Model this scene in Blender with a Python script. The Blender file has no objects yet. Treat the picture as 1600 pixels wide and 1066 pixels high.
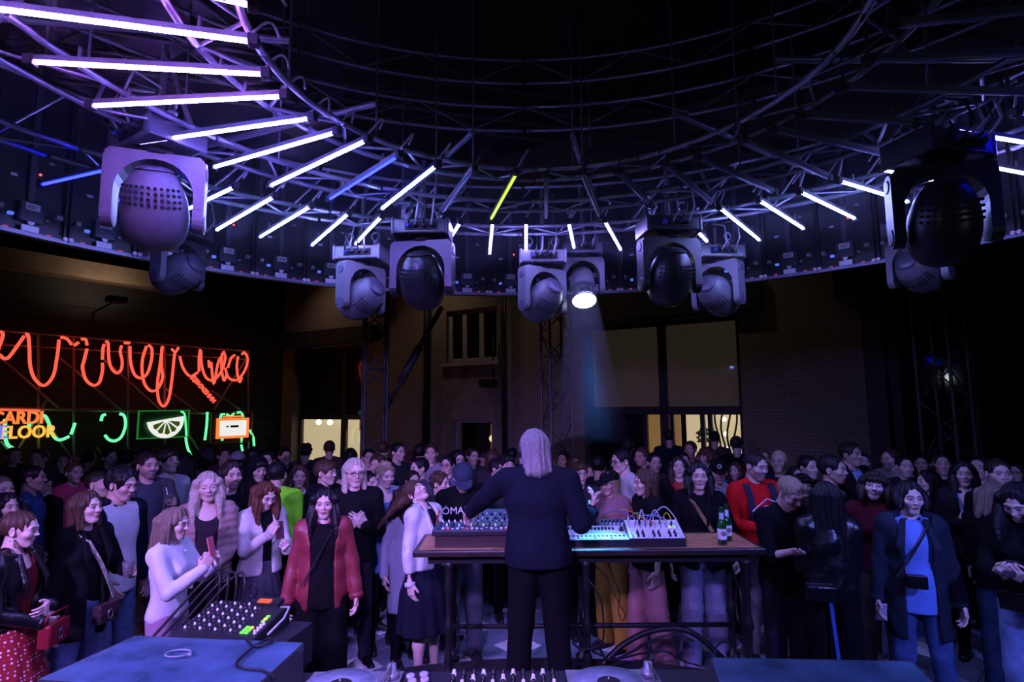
import bpy, bmesh, math, random
import numpy as np
from mathutils import Vector, Matrix, Euler

# ---------------------------------------------------------------- camera, world, exposure
F, HOR, ROLL, CAMZ = 900.0, 634.0, 0.008, 2.30      # focal length in px of the 1600x1066 frame, horizon row, roll, eye height
PITCH = math.atan((HOR - 533.0) / F)
SC = bpy.context.scene
COL = SC.collection
_c = bpy.data.cameras.new('camera')
_c.sensor_width = 36.0
_c.lens = 36.0 * F / 1600.0
_c.clip_start, _c.clip_end = 0.05, 200
CAM = bpy.data.objects.new('camera', _c)
COL.objects.link(CAM)
CAM.matrix_world = (Matrix.Translation((0, 0, CAMZ)) @ Matrix.Rotation(math.pi / 2 + PITCH, 4, 'X')
                    @ Matrix.Rotation(-ROLL, 4, 'Z'))
SC.camera = CAM
W = bpy.data.worlds.new('night')
SC.world = W
W.use_nodes = True
W.node_tree.nodes['Background'].inputs[0].default_value = (0.02, 0.018, 0.035, 1)
W.node_tree.nodes['Background'].inputs[1].default_value = 0.02
vs = SC.view_settings
vs.view_transform = 'Standard'
vs.look = 'None'
vs.gamma = 1.0
vs.use_curve_mapping = False
vs.exposure = 0.0

_RM = CAM.matrix_world.to_3x3()
def ray(px, py):
    d = _RM @ Vector(((px - 800) / F, -(py - 533) / F, -1.0))
    return d / d.y                                   # unit depth
def at(px, py, depth):                               # point seen at a pixel, at a depth in metres
    return Vector((0, 0, CAMZ)) + ray(px, py) * depth
def atz(px, py, z):                                  # point seen at a pixel, lying at a known height
    r = ray(px, py)
    return Vector((0, 0, CAMZ)) + r * ((z - CAMZ) / r.z)

# ---------------------------------------------------------------- materials
_M = {}
def mat(name, col=(.5, .5, .5), rough=.6, metal=0., emit=None, es=0., bump=None, var=0., scale=20., attr=None,
        trans=0., ior=1.45, stretch=None, alpha=1., coat=0., spec=.5, bd=.004):
    if name in _M:
        return _M[name]
    m = bpy.data.materials.new(name)
    m.use_nodes = True
    nt = m.node_tree
    b = nt.nodes['Principled BSDF']
    b.inputs['Base Color'].default_value = (*col, 1)
    b.inputs['Roughness'].default_value = rough
    b.inputs['Metallic'].default_value = metal
    b.inputs['Specular IOR Level'].default_value = spec
    b.inputs['Transmission Weight'].default_value = trans
    b.inputs['IOR'].default_value = ior
    b.inputs['Alpha'].default_value = alpha
    b.inputs['Coat Weight'].default_value = coat
    if emit is not None:
        b.inputs['Emission Color'].default_value = (*emit, 1)
        b.inputs['Emission Strength'].default_value = es
    n = None
    if var or bump:
        tc = nt.nodes.new('ShaderNodeTexCoord')
        n = nt.nodes.new('ShaderNodeTexNoise')
        n.inputs['Scale'].default_value = scale
        n.inputs['Detail'].default_value = 3
        if stretch:
            mp = nt.nodes.new('ShaderNodeMapping')
            mp.inputs['Scale'].default_value = stretch
            nt.links.new(tc.outputs['Object'], mp.inputs[0])
            nt.links.new(mp.outputs[0], n.inputs['Vector'])
        else:
            nt.links.new(tc.outputs['Object'], n.inputs['Vector'])
    src = None
    if attr:
        a = nt.nodes.new('ShaderNodeVertexColor')
        a.layer_name = attr
        src = a.outputs[0]
    if var:
        mx = nt.nodes.new('ShaderNodeMix')
        mx.data_type = 'RGBA'
        mx.blend_type = 'MULTIPLY'
        mx.inputs[0].default_value = 1.0
        rp = nt.nodes.new('ShaderNodeMapRange')
        rp.inputs[1].default_value, rp.inputs[2].default_value = .3, .7
        rp.inputs[3].default_value, rp.inputs[4].default_value = 1 - var, 1 + var * .6
        nt.links.new(n.outputs[0], rp.inputs[0])
        if src is not None:
            nt.links.new(src, mx.inputs[6])
        else:
            mx.inputs[6].default_value = (*col, 1)
        nt.links.new(rp.outputs[0], mx.inputs[7])
        nt.links.new(mx.outputs[2], b.inputs['Base Color'])
    elif src is not None:
        nt.links.new(src, b.inputs['Base Color'])
    if bump:
        bp = nt.nodes.new('ShaderNodeBump')
        bp.inputs['Strength'].default_value = bump
        bp.inputs['Distance'].default_value = bd
        nt.links.new(n.outputs[0], bp.inputs['Height'])
        nt.links.new(bp.outputs[0], b.inputs['Normal'])
    _M[name] = m
    return m
def emis(name, col, s):
    return mat(name, (0.01, 0.01, 0.01), .5, emit=col, es=s)

# ---------------------------------------------------------------- object helpers
def tag(o, label=None, cat=None, group=None, kind=None):
    for k, v in (('label', label), ('category', cat), ('group', group), ('kind', kind)):
        if v:
            o[k] = v
    return o
def empty(name, loc=(0, 0, 0), rz=0., label=None, cat=None, group=None, kind=None):
    o = bpy.data.objects.new(name, None)
    o.empty_display_size = .1
    COL.objects.link(o)
    o.location = loc
    o.rotation_euler = (0, 0, rz)
    return tag(o, label, cat, group, kind)
def link(name, me, parent=None, m=None, mw=None):
    if m is not None:
        if len(me.materials) == 0:
            me.materials.append(m)
        elif me.materials[0] != m:
            me = me.copy()
            me.materials.clear()
            me.materials.append(m)
    o = bpy.data.objects.new(name, me)
    COL.objects.link(o)
    if parent is not None:
        o.parent = parent
    if mw is not None:
        o.matrix_local = mw
    return o
def copy_tree(o, parent=None):
    c = o.copy()
    COL.objects.link(c)
    c.parent = parent
    for ch in list(o.children):
        copy_tree(ch, c)
    return c
class MB:                                             # collects shapes, links them as one mesh
    def __init__(s):
        s.bm = bmesh.new()
    def _tf(s, vs, M):
        if M is not None:
            bmesh.ops.transform(s.bm, matrix=M, verts=vs)
    def box(s, x0, x1, y0, y1, z0, z1, M=None, bev=0.):
        r = bmesh.ops.create_cube(s.bm, size=1.0)
        v = r['verts']
        bmesh.ops.transform(s.bm, verts=v, matrix=Matrix.Translation(((x0 + x1) / 2, (y0 + y1) / 2, (z0 + z1) / 2))
                            @ Matrix.Diagonal((abs(x1 - x0), abs(y1 - y0), abs(z1 - z0), 1)))
        if bev:
            e = list({e for q in v for e in q.link_edges})
            rr = bmesh.ops.bevel(s.bm, geom=e, offset=bev, segments=2, affect='EDGES', profile=.5)
            v = list(set(rr['verts']) | {q for q in v if q.is_valid})
        s._tf(v, M)
        return s
    def tube(s, pts, r, n=8, closed=False, cap=True):
        pts = [Vector(p) for p in pts]
        k = len(pts)
        rs = r if isinstance(r, (list, tuple)) else [r] * k
        rings, up = [], None
        for i, p in enumerate(pts):
            a = pts[i - 1] if (i > 0 or closed) else p
            b = pts[(i + 1) % k] if (i < k - 1 or closed) else p
            t = (b - a)
            t = t.normalized() if t.length > 1e-9 else Vector((0, 0, 1))
            if up is None:
                up = Vector((0, 0, 1)) if abs(t.z) < .9 else Vector((1, 0, 0))
            u = (up - t * up.dot(t))
            u = u.normalized() if u.length > 1e-6 else t.orthogonal().normalized()
            up = u
            w = t.cross(u)
            rings.append([s.bm.verts.new(p + (u * math.cos(q * 2 * math.pi / n) + w * math.sin(q * 2 * math.pi / n)) * rs[i])
                          for q in range(n)])
        for i in range(k if closed else k - 1):
            A, B = rings[i], rings[(i + 1) % k]
            for q in range(n):
                f = s.bm.faces.new((A[q], A[(q + 1) % n], B[(q + 1) % n], B[q]))
                f.smooth = True
        if cap and not closed:
            s.bm.faces.new(rings[0][::-1])
            s.bm.faces.new(rings[-1])
        return s
    def lathe(s, prof, n=20, M=None, smooth=True):    # prof: (radius, z) pairs
        rings = []
        vs_ = []
        for r, z in prof:
            rg = [s.bm.verts.new((r * math.cos(q * 2 * math.pi / n), r * math.sin(q * 2 * math.pi / n), z)) for q in range(n)]
            rings.append(rg)
            vs_ += rg
        for A, B in zip(rings, rings[1:]):
            for q in range(n):
                f = s.bm.faces.new((A[q], A[(q + 1) % n], B[(q + 1) % n], B[q]))
                f.smooth = smooth
        s.bm.faces.new(rings[0][::-1])
        s.bm.faces.new(rings[-1])
        s._tf(vs_, M)
        return s
    def prism(s, poly, z0, z1, M=None):               # poly: (x, y) outline, extruded in z
        a = [s.bm.verts.new((x, y, z0)) for x, y in poly]
        b = [s.bm.verts.new((x, y, z1)) for x, y in poly]
        n = len(poly)
        s.bm.faces.new(a[::-1])
        s.bm.faces.new(b)
        for i in range(n):
            s.bm.faces.new((a[i], a[(i + 1) % n], b[(i + 1) % n], b[i]))
        s._tf(a + b, M)
        return s
    def ball(s, c, r, M=None, u=16, v=10):
        rr = r if isinstance(r, (tuple, list)) else (r, r, r)
        q = bmesh.ops.create_uvsphere(s.bm, u_segments=u, v_segments=v, radius=1.0)
        bmesh.ops.transform(s.bm, verts=q['verts'], matrix=Matrix.Translation(c) @ Matrix.Diagonal((*rr, 1)))
        for vv in q['verts']:
            for f in vv.link_faces:
                f.smooth = True
        s._tf(q['verts'], M)
        return s
    def mesh(s, name, m=None):
        bmesh.ops.recalc_face_normals(s.bm, faces=s.bm.faces[:])
        me = bpy.data.meshes.new(name)
        s.bm.to_mesh(me)
        s.bm.free()
        if m is not None:
            me.materials.append(m)
        return me
    def build(s, name, m, parent=None, mw=None):
        return link(name, s.mesh(name, m), parent, None, mw)
def seg_matrix(a, b, s=1.0):                          # unit z-segment -> a..b, cross-section scaled by s
    a, b = Vector(a), Vector(b)
    d = b - a
    q = Vector((0, 0, 1)).rotation_difference(d.normalized()).to_matrix().to_4x4()
    return Matrix.Translation(a) @ q @ Matrix.Diagonal((s, s, d.length, 1))
def text(name, body, size, m, parent=None, mw=None, ext=.001, bevel=0., align='CENTER', shear=0., sx=1.):
    cu = bpy.data.curves.new(name, 'FONT')
    cu.body = body
    cu.size = size
    cu.extrude = ext
    cu.bevel_depth = bevel
    cu.align_x = align
    cu.align_y = 'CENTER'
    cu.shear = shear
    cu.resolution_u = 3
    t = bpy.data.objects.new(name, cu)
    me = bpy.data.meshes.new_from_object(t)
    bpy.data.objects.remove(t)
    me.name = name
    if sx != 1.:
        me.transform(Matrix.Diagonal((sx, 1, 1, 1)))
    me.materials.clear()
    me.materials.append(m)
    return link(name, me, parent, None, mw)
def lamp(name, kind, energy, col, M, parent=None, **kw):
    l = bpy.data.lights.new(name, kind)
    l.energy = energy
    l.color = col
    for k, v in kw.items():
        setattr(l, k, v)
    o = bpy.data.objects.new(name, l)
    COL.objects.link(o)
    if parent is not None:
        o.parent = parent
    o.matrix_local = M
    return o
def aim(loc, target, roll=0.):                        # matrix whose -Z looks at the target
    loc, target = Vector(loc), Vector(target)
    q = (target - loc).to_track_quat('-Z', 'Y').to_matrix().to_4x4()
    return Matrix.Translation(loc) @ q @ Matrix.Rotation(roll, 4, 'Z')
# ---------------------------------------------------------------- the hall: floor, stage, walls, windows
R2 = math.radians
def struct(o, label=None):
    o['kind'] = 'structure'
    if label:
        o['label'] = label
    return o
M_ground = mat('dark_concrete', (.035, .036, .042), .55, var=.35, scale=3, bump=.2)
fl = struct(MB().box(-22, 22, -9, 30, -.2, -.012).build('floor', M_ground), 'dark concrete floor of the hall')
M_tile = mat('blue_grey_tile', (.24, .3, .38), .28, var=.25, scale=5)
M_tilew = mat('white_tile', (.9, .88, .86), .25, var=.1, scale=6)
_ts = .335
_tile = MB().box(-_ts / 2 + .004, _ts / 2 - .004, -_ts / 2 + .004, _ts / 2 - .004, -.03, 0, bev=.003).mesh('tile', M_tile)
_tilew = MB().box(-_ts / 2 + .004, _ts / 2 - .004, -_ts / 2 + .004, _ts / 2 - .004, -.03, 0, bev=.003).mesh('tile', M_tilew)
_ct = atz(657, 1007, 0)
_nt = 0
for i in range(-16, 17):
    for j in range(-16, 17):
        a = math.radians(43)
        x = _ct.x + _ts * (i * math.cos(a) - j * math.sin(a))
        y = _ct.y + _ts * (i * math.sin(a) + j * math.cos(a))
        if abs(x) > 5.2 or not 3.3 < y < 7.2 or math.hypot(x - .2, y - 1.15) < 3.35:
            continue
        if y > 6.4 and abs(x) > 3.4:
            continue
        w = (i % 2 == 0 and j % 2 == 0)
        link('tile', _tilew if w else _tile, fl, None, Matrix.Translation((x, y, 0)) @ Matrix.Rotation(a, 4, 'Z'))
        _nt += 1
STZ = .34
M_carpet = mat('black_stage_carpet', (.016, .015, .018), .9, bump=.4, scale=160, var=.3)
b = MB()
b.prism([(.2 + 3.6 * math.cos(t), 1.15 + 3.6 * math.sin(t)) for t in np.linspace(0, 2 * math.pi, 97)[:-1]], 0.001, STZ)
st = b.build('stage', M_carpet)
tag(st, 'low round stage covered in black carpet under the mixing desk', 'stage')

# back wall: a vertical plane whose distance shrinks to the right
def wdepth(px):
    return 1.9 * 900 / (88 + .0775 * (px - 440))
_A, _B = at(440, 634, wdepth(440)), at(1250, 634, wdepth(1250))
WU = Vector((_B.x - _A.x, _B.y - _A.y, 0)).normalized()
WN = Vector((-WU.y, WU.x, 0))
if WN.y > 0:
    WN = -WN                                            # towards the camera
WO = Vector((_A.x, _A.y, 0))
WM = Matrix(((WU.x, -WN.x, 0, WO.x), (WU.y, -WN.y, 0, WO.y), (0, 0, 1, 0), (0, 0, 0, 1)))   # local: x along, y away from the hall, z up
def on_plane(px, py, O, N):
    r = ray(px, py)
    c = Vector((0, 0, CAMZ))
    return c + r * ((O - c).dot(N) / r.dot(N))
def wuv(px, py):
    p = on_plane(px, py, WO, WN)
    return (p - WO).dot(WU), p.z
def brick_mat(name, c1, c2, mortar, sc):
    m = mat(name, c1, .85)
    nt = m.node_tree
    tc, br, mp = nt.nodes.new('ShaderNodeTexCoord'), nt.nodes.new('ShaderNodeTexBrick'), nt.nodes.new('ShaderNodeMapping')
    mp.inputs['Rotation'].default_value = (math.pi / 2, 0, 0)
    br.inputs['Color1'].default_value, br.inputs['Color2'].default_value = (*c1, 1), (*c2, 1)
    br.inputs['Mortar'].default_value = (*mortar, 1)
    br.inputs['Scale'].default_value = sc
    br.inputs['Mortar Size'].default_value = .02
    br.inputs['Brick Width'].default_value, br.inputs['Row Height'].default_value = .5, .16
    nt.links.new(tc.outputs['Object'], mp.inputs[0])
    nt.links.new(mp.outputs[0], br.inputs[0])
    nt.links.new(br.outputs[0], nt.nodes['Principled BSDF'].inputs['Base Color'])
    bp = nt.nodes.new('ShaderNodeBump')
    bp.inputs['Strength'].default_value, bp.inputs['Distance'].default_value = .5, .01
    nt.links.new(br.outputs[1], bp.inputs['Height'])
    bp.invert = True
    nt.links.new(bp.outputs[0], nt.nodes['Principled BSDF'].inputs['Normal'])
    return m
M_brick = brick_mat('painted_brick', (.24, .19, .155), (.28, .225, .18), (.18, .145, .12), 2.1)
M_dark = mat('dark_wall_cladding', (.016, .017, .02), .7, var=.3, scale=3)
M_frame = mat('black_steel_frame', (.012, .012, .014), .5, var=.2, scale=8)
M_glass = mat('window_glass', (.9, .9, .9), .03, trans=1., ior=1.5)
M_dglass = mat('dark_mirror_glass', (.012, .013, .016), .06, spec=.9)
M_warm = emis('glowing_room_wall', (1., .80, .47), .62)  # the wall itself emits, standing in for lamplight in the room
M_warm2 = emis('glowing_door_wood', (1., .55, .2), .22)  # the door itself emits, standing in for warm light falling on it
M_bulb = emis('warm_bulb', (1., .85, .6), 4.)
M_trimg = mat('grey_window_frame', (.36, .34, .33), .6, var=.15, scale=8)
M_beam = mat('rough_lintel_timber', (.02, .018, .017), .8, var=.3, scale=5)

HOLES = []                                              # (u0,u1,z0,z1) openings in the back wall
def rect(px0, py0, px1, py1):
    (u0, za), (u1, zb) = wuv(px0, py0), wuv(px1, py1)
    return u0, u1, min(za, zb), max(za, zb)
uL, _ = wuv(458, 600)
uL2, _ = wuv(566, 600)
zl = wuv(505, 542)[1]
HOLES.append((uL, uL2, 0, zl))
uR, uR2 = wuv(912, 600)[0], wuv(1158, 600)[0]
zr = wuv(1030, 500)[1]
HOLES.append((uR, uR2, 0, zr))
uW0, uW1, zW0, zW1 = rect(697, 568, 777, 478)
HOLES.append((uW0, uW1, zW0, zW1))
uS0, uS1, zS0, zS1 = rect(705, 720, 768, 657)
HOLES.append((uS0, uS1, 0, zS1))
uD0, uD1 = wuv(1362, 600)[0], wuv(1700, 600)[0]
zd = wuv(1450, 452)[1]
HOLES.append((uD0, uD1, 0, zd))
WL, WH = wuv(1750, 600)[0], 9.
us = sorted({0., WL, *[h[0] for h in HOLES], *[h[1] for h in HOLES]})
zs = sorted({0., WH, *[h[2] for h in HOLES], *[h[3] for h in HOLES]})
b = MB()
for u0, u1 in zip(us, us[1:]):
    z = 0.
    col = sorted([h for h in HOLES if h[0] <= (u0 + u1) / 2 <= h[1]], key=lambda h: h[2])
    for h in col:
        if h[2] > z + .01:
            b.box(u0, u1, 0, .5, z, h[2])
        z = max(z, h[3])
    b.box(u0, u1, 0, .5, z, WH)
wb = struct(b.build('wall_back', M_brick, None, WM), 'painted brick back wall with tall glazed openings')
# window in the left opening
w1 = struct(empty('window_1'), 'tall dark glazed doors left, reflecting the red neon')
w1.matrix_world = WM
um = wuv(527, 600)[0]
zt = wuv(515, 652)[1]
b = MB()
for u0, u1, z0, z1 in ((uL, uL + .1, 0, zl), (uL2 - .1, uL2, 0, zl), (um - .1, um + .1, 0, zl), (uL, uL2, zl - .12, zl), (uL, uL2, zt - .08, zt + .08)):
    b.box(u0, u1, .28, .4, z0, z1)
b.build('frame', M_frame, w1)
for u0, u1, z0, z1, m in ((uL + .1, um - .1, zt + .08, zl - .12, M_dglass), (um + .1, uL2 - .1, zt + .08, zl - .12, M_dglass), (uL + .1, um - .1, 0, zt - .08, M_glass), (um + .1, uL2 - .1, 0, zt - .08, M_glass)):
    MB().box(u0, u1, .33, .34, z0, z1).build('pane', m, w1)
rm = MB().box(uL - .5, uL2 + .5, .75, .8, 0, zl).build('lit_room', M_warm, w1)
MB().box(um + .28, um + .75, .7, .74, 1.55, 2.0).build('picture', M_frame, w1)
for q in (.55, 1.0):
    MB().ball((uL + q * 1.2, .55, zt - .18), .09).build('pendant_lamp', M_bulb, w1)
lamp('room_light', 'AREA', 30, (1, .8, .5), Matrix.Translation((uL + 1.2, .55, zt + .4)), w1, size=.2)
MB().box(uL - .55, uL2 + .6, -.28, 0.02, zl + .02, zl + .5).build('lintel', M_beam, wb)
# right double window
w2 = struct(empty('window_2'), 'big double window with pale blinds above lit glass doors')
w2.matrix_world = WM
um = wuv(1030, 600)[0]
zt = wuv(1030, 642)[1]
b = MB()
for u0, u1, z0, z1 in ((uR, uR + .1, 0, zr), (uR2 - .1, uR2, 0, zr), (um - .09, um + .09, 0, zr), (uR, uR2, zr - .1, zr), (uR, uR2, zt - .09, zt + .09)):
    b.box(u0, u1, .26, .38, z0, z1)
for px in (1000, 1042, 1090, 1102):
    u = wuv(px, 600)[0]
    b.box(u - .045, u + .045, .26, .38, 0, zt - .05)
b.build('frame', M_frame, w2)
M_blind = mat('glowing_roller_blind', (.42, .34, .27), .8, var=.12, scale=2, emit=(1., .74, .5), es=.016)  # faint emission stands in for room light on the blind
for u0, u1 in ((uR + .1, um - .09), (um + .09, uR2 - .1)):
    MB().box(u0, u1, .30, .31, zt + .09, zr - .1).build('pane', M_glass, w2)
    MB().box(u0, u1, .36, .37, zt + .09, zr - .1).build('blind', M_blind, w2)
pu = [wuv(p, 600)[0] for p in (912, 1000, 1042, 1090, 1158)]
for u0, u1, m in zip(pu, pu[1:], (M_dglass, M_glass, M_glass, M_glass)):
    MB().box(u0 + .05, u1 - .05, .30, .31, 0, zt - .09).build('pane', m, w2)
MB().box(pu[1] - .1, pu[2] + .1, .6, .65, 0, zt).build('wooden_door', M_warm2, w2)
MB().box(pu[2] + .1, uR2 + .7, 1.1, 1.15, 0, zt).build('lit_room', M_warm, w2)
b = MB()
for k in range(7):
    u = pu[3] + .12 + k * (pu[4] - pu[3]) / 7.2
    b.tube([(u + .05 * math.sin(z * 5 + k), .6, z) for z in np.linspace(.4, zt, 14)], .022, 5)
gr = b.build('twisted_grille', M_frame, w2)
gr['kind'] = 'stuff'
for k in range(3):
    MB().ball((pu[3] + .35 + .02 * k, .8, zt - .2 - .32 * k), .05).build('bulb', M_bulb, w2)
rng0 = random.Random(4)
b = MB()
for k in range(26):
    p = Vector((pu[2] + .55 + rng0.uniform(-.12, .12), 0.8, 1.45 + rng0.uniform(0, .35)))
    b.ball(p, (.07, .03, .03), Matrix.Translation(p) @ Matrix.Rotation(rng0.uniform(-1.2, 1.2), 4, 'Y') @ Matrix.Translation(-p), 8, 5)
b.tube([(pu[2] + .55, .8, 1.0), (pu[2] + .55, .8, 1.7)], .015, 6)
o = b.build('potted_plant_leaves', mat('plant_leaf', (.12, .2, .03), .5), w2)
lamp('room_light', 'AREA', 40, (1, .8, .5), Matrix.Translation((um + 1.3, .8, zt + .3)), w2, size=.4)
MB().box(uR - .25, uR2 + .5, -.22, .02, zr + .05, zr + .75).build('lintel', M_beam, wb)
# upper small window
w3 = struct(empty('window_3'), 'small upper window with three dark panes and pale mullions')
w3.matrix_world = WM
b = MB()
n3 = [uW0 + .08, uW0 + (uW1 - uW0) * .33, uW0 + (uW1 - uW0) * .66, uW1 - .02]
for u in n3:
    b.box(u - .07, u + .07, .1, .2, zW0, zW1)
b.box(uW0, uW1, .1, .2, zW0, zW0 + .12)
b.box(uW0, uW1, .1, .2, zW1 - .1, zW1)
b.box(uW0 - .1, uW1 + .1, -.12, .15, zW0 - .1, zW0)
b.build('frame', M_trimg, w3)
for u0, u1 in zip(n3, n3[1:]):
    MB().box(u0 + .07, u1 - .07, .14, .15, zW0 + .12, zW1 - .1).build('pane', M_dglass, w3)
# small lit doorway
d1 = struct(empty('door_1'), 'small doorway with an orange light glowing inside')
d1.matrix_world = WM
b = MB()
b.box(uS0, uS0 + .07, .2, .3, 0, zS1)
b.box(uS1 - .07, uS1, .2, .3, 0, zS1)
b.box(uS0, uS1, .2, .3, zS1 - .07, zS1)
b.build('frame', M_trimg, d1)
MB().box(uS0 - .3, uS1 + .3, 1.6, 1.65, 0, zS1 + .2).build('passage_wall', M_dark, d1)
ug = wuv(752, 690)[0]
MB().box(ug - .1, ug + .12, .6, .62, .2, zS1 - .12).build('glowing_panel', emis('dim_orange', (1, .45, .12), .12), d1)
MB().ball((ug, .55, zS1 - .5), .1).build('bulb', emis('orange_bulb', (1, .6, .25), 1.2), d1)
# far right dark glazed opening
w4 = struct(empty('window_4'), 'wide dark glass front at the right mirroring stage lights')
w4.matrix_world = WM
b = MB()
for px in (1364, 1400, 1520, 1640):
    u = wuv(px, 600)[0]
    b.box(u - .08, u + .08, .2, .35, 0, zd)
b.box(uD0, uD1, .2, .35, zd - .15, zd)
b.build('frame', M_frame, w4)
pu = [wuv(p, 600)[0] for p in (1364, 1400, 1520, 1640, 1700)]
for u0, u1 in zip(pu, pu[1:]):
    MB().box(u0 + .08, u1 - .08, .27, .28, 0, zd - .15).build('pane', M_dglass, w4)
MB().box(uD0 - .5, uD1 + .5, -.25, .02, zd + .02, zd + .6).build('lintel', M_beam, wb)
MB().box(uD0 - .1, uD0 + .22, -.06, .1, 0, zd).build('pilaster', mat('grey_plaster', (.06, .06, .065), .8), wb)
# pipes on the wall
for px, r in ((672, .1), (793, .07), (432, .09)):
    u = wuv(px, 600)[0]
    o = MB().tube([(u, -.16, 0), (u, -.16, 7.5)], r, 10).build('drain_pipe', mat('pipe_paint', (.05, .05, .05), .35, metal=.6), wb)
for px, py in ((774, 599), (618, 492)):
    u, z = wuv(px, py)
    MB().box(u - .3, u + .1, -.35, -.05, z - .1, z + .1, bev=.02).tube([(u, -.1, z), (u, -.1, z + 1.2)], .02, 6).build('wall_spotlight', M_frame, wb)
for px, en in ((520, 26), (700, 30), (900, 26), (1100, 16), (1260, 2)):                 # dim warm lamps added high up to lift the brick wall
    u = wuv(px, 600)[0]
    MB().box(u - .2, u + .2, -1.5, -1.2, 6.9, 7.05, bev=.02).tube([(u, -1.35, 7), (u, 0, 7.1)], .025, 6).build('added_wall_lamp', M_frame, wb)
    lamp('added_wall_light', 'SPOT', en * 2.2, (1, .76, .56), aim((u, -1.35, 6.88), (u, 0.2, 2.5)), wb, spot_size=R2(110), spot_blend=1., shadow_soft_size=.15)
# left wall behind the neon
C0 = WM @ Vector((-.05, 0, 0))
C1 = at(-60, 634, 13.0)
LU = Vector((C0.x - C1.x, C0.y - C1.y, 0)).normalized()
LN = Vector((LU.y, -LU.x, 0))
LO = Vector((C1.x, C1.y, 0))
LM = Matrix(((LU.x, -LN.x, 0, LO.x), (LU.y, -LN.y, 0, LO.y), (0, 0, 1, 0), (0, 0, 0, 1)))
LLEN = (Vector((C0.x, C0.y, 0)) - LO).length
wl = struct(MB().box(-8, LLEN, 0, .4, 0, 9).build('wall_left', M_dark, None, LM), 'dark clad left wall behind the neon signs')
for k in range(24):
    z = .25 + k * .36
    MB().box(-8, LLEN, -.03, .0, z, z + .3).build('cladding_board', M_dark, wl)
p = on_plane(135, 417, LO, LN)
q0, q1 = on_plane(0, 395, LO + LN * .5, LN), on_plane(275, 448, LO + LN * .5, LN)
za, zb = q0.z, q1.z
zc = (za + zb) / 2
MB().box(-8, (q1 - LO).dot(LU), -.55, .02, zc - .22, zc + .22).build('cornice', mat('stone_cornice', (.22, .17, .13), .8, var=.2, scale=4), wl)
_cu = (on_plane(150, 420, LO, LN) - LO).dot(LU)
MB().box(_cu - .2, _cu + .2, -1.6, -1.3, zc - .9, zc - .75, bev=.02).tube([(_cu, -1.45, zc - .85), (_cu, 0, zc - 1.0)], .025, 6).build('added_wall_lamp', M_frame, wl)  # lamp added to brighten the cornice
lamp('added_wall_light', 'SPOT', 60, (1, .72, .5), aim((_cu, -1.45, zc - .72), (_cu, -.5, zc)), wl, spot_size=R2(150), spot_blend=1., shadow_soft_size=.1)
# side and rear closure and roof
struct(MB().box(12.2, 12.5, -9, 12, 0, 9).build('wall_right', M_dark))
struct(MB().box(-16, 14, -9.3, -9, 0, 9).build('wall_rear', M_dark))
ce = struct(MB().box(-22, 16, -9.3, 26, 9, 9.3).build('ceiling', mat('black_roof', (.01, .01, .012), .9, var=.3, scale=2)), 'black roof high above the rig')
# ---------------------------------------------------------------- overhead rig
M_tube = mat('aluminium_truss', (.34, .36, .42), .42, metal=.85, var=.25, scale=14)
M_tubed = mat('dark_truss', (.16, .165, .18), .5, metal=.6, var=.25, scale=12)
M_blk = mat('matt_black_plastic', (.015, .015, .017), .55)
M_cable = mat('black_cable', (.012, .012, .014), .45)
M_wcable = mat('pale_cable', (.42, .44, .5), .45)
_rod8 = MB().tube([(0, 0, 0), (0, 0, 1)], 1., 8).mesh('tube', M_tube)
_rod6 = MB().tube([(0, 0, 0), (0, 0, 1)], 1., 6).mesh('brace', M_tube)
_rod6d = MB().tube([(0, 0, 0), (0, 0, 1)], 1., 6).mesh('brace', M_tubed)
_rod8d = MB().tube([(0, 0, 0), (0, 0, 1)], 1., 8).mesh('tube', M_tubed)
def rod(parent, name, a, b, r, me):
    return link(name, me, parent, None, seg_matrix(a, b, r))
HB = 3.70                                               # height of the light bars
def ringpt(cx, cy, R, t, z):
    return Vector((cx + R * math.sin(t), cy + R * math.cos(t), z))
# main ring: three concentric ladder trusses
ZT = HB + .07
rings = [(.17, 2.26, 1.20, 0.), (.16, 2.2, 1.43, 0.), (.15, 2.0, 2.03, 0.), (.14, 1.92, 2.32, 0.), (.12, 1.66, 2.96, 0.), (.12, 1.6, 3.24, 0.)]
tr = empty('circular_truss', (0.15, 1.95, ZT), 0, 'large round aluminium truss ring carrying the radial light bars', 'truss')
off = Vector((0.15, 1.95, ZT))
NS = 12
for k, (cx, cy, R, dz) in enumerate(rings):
    for lev in ((0, 1) if k == 5 else (0,)):
        z = ZT + (.0 if lev == 0 else .42)
        for s_ in range(NS):
            t0, t1 = s_ * 2 * math.pi / NS, (s_ + .985) * 2 * math.pi / NS
            pts = [ringpt(cx, cy, R, t, z) - off for t in np.linspace(t0, t1, 7)]
            MB().tube(pts, .017 if lev == 0 else .015, 6).build('chord', M_tube, tr)
for k in (0, 2, 4):
    A, B = rings[k], rings[k + 1]
    n = (18, 28, 36)[k // 2]
    for j in range(n):
        t0, t1, t2 = [(j + q) * 2 * math.pi / n for q in (0, .5, 1)]
        for lev in (0,):
            pa, pb, pc = ringpt(A[0], A[1], A[2], t0, ZT + lev), ringpt(B[0], B[1], B[2], t1, ZT + lev), ringpt(A[0], A[1], A[2], t2, ZT + lev)
            rod(tr, 'brace', pa - off, pb - off, .009, _rod6)
            rod(tr, 'brace', pb - off, pc - off, .009, _rod6)
        if k == 4:
            kk = 5
            rod(tr, 'brace', ringpt(*rings[kk][:3], t1, ZT) - off, ringpt(*rings[kk][:3], t2 + .02, ZT + .42) - off, .009, _rod6)
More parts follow.
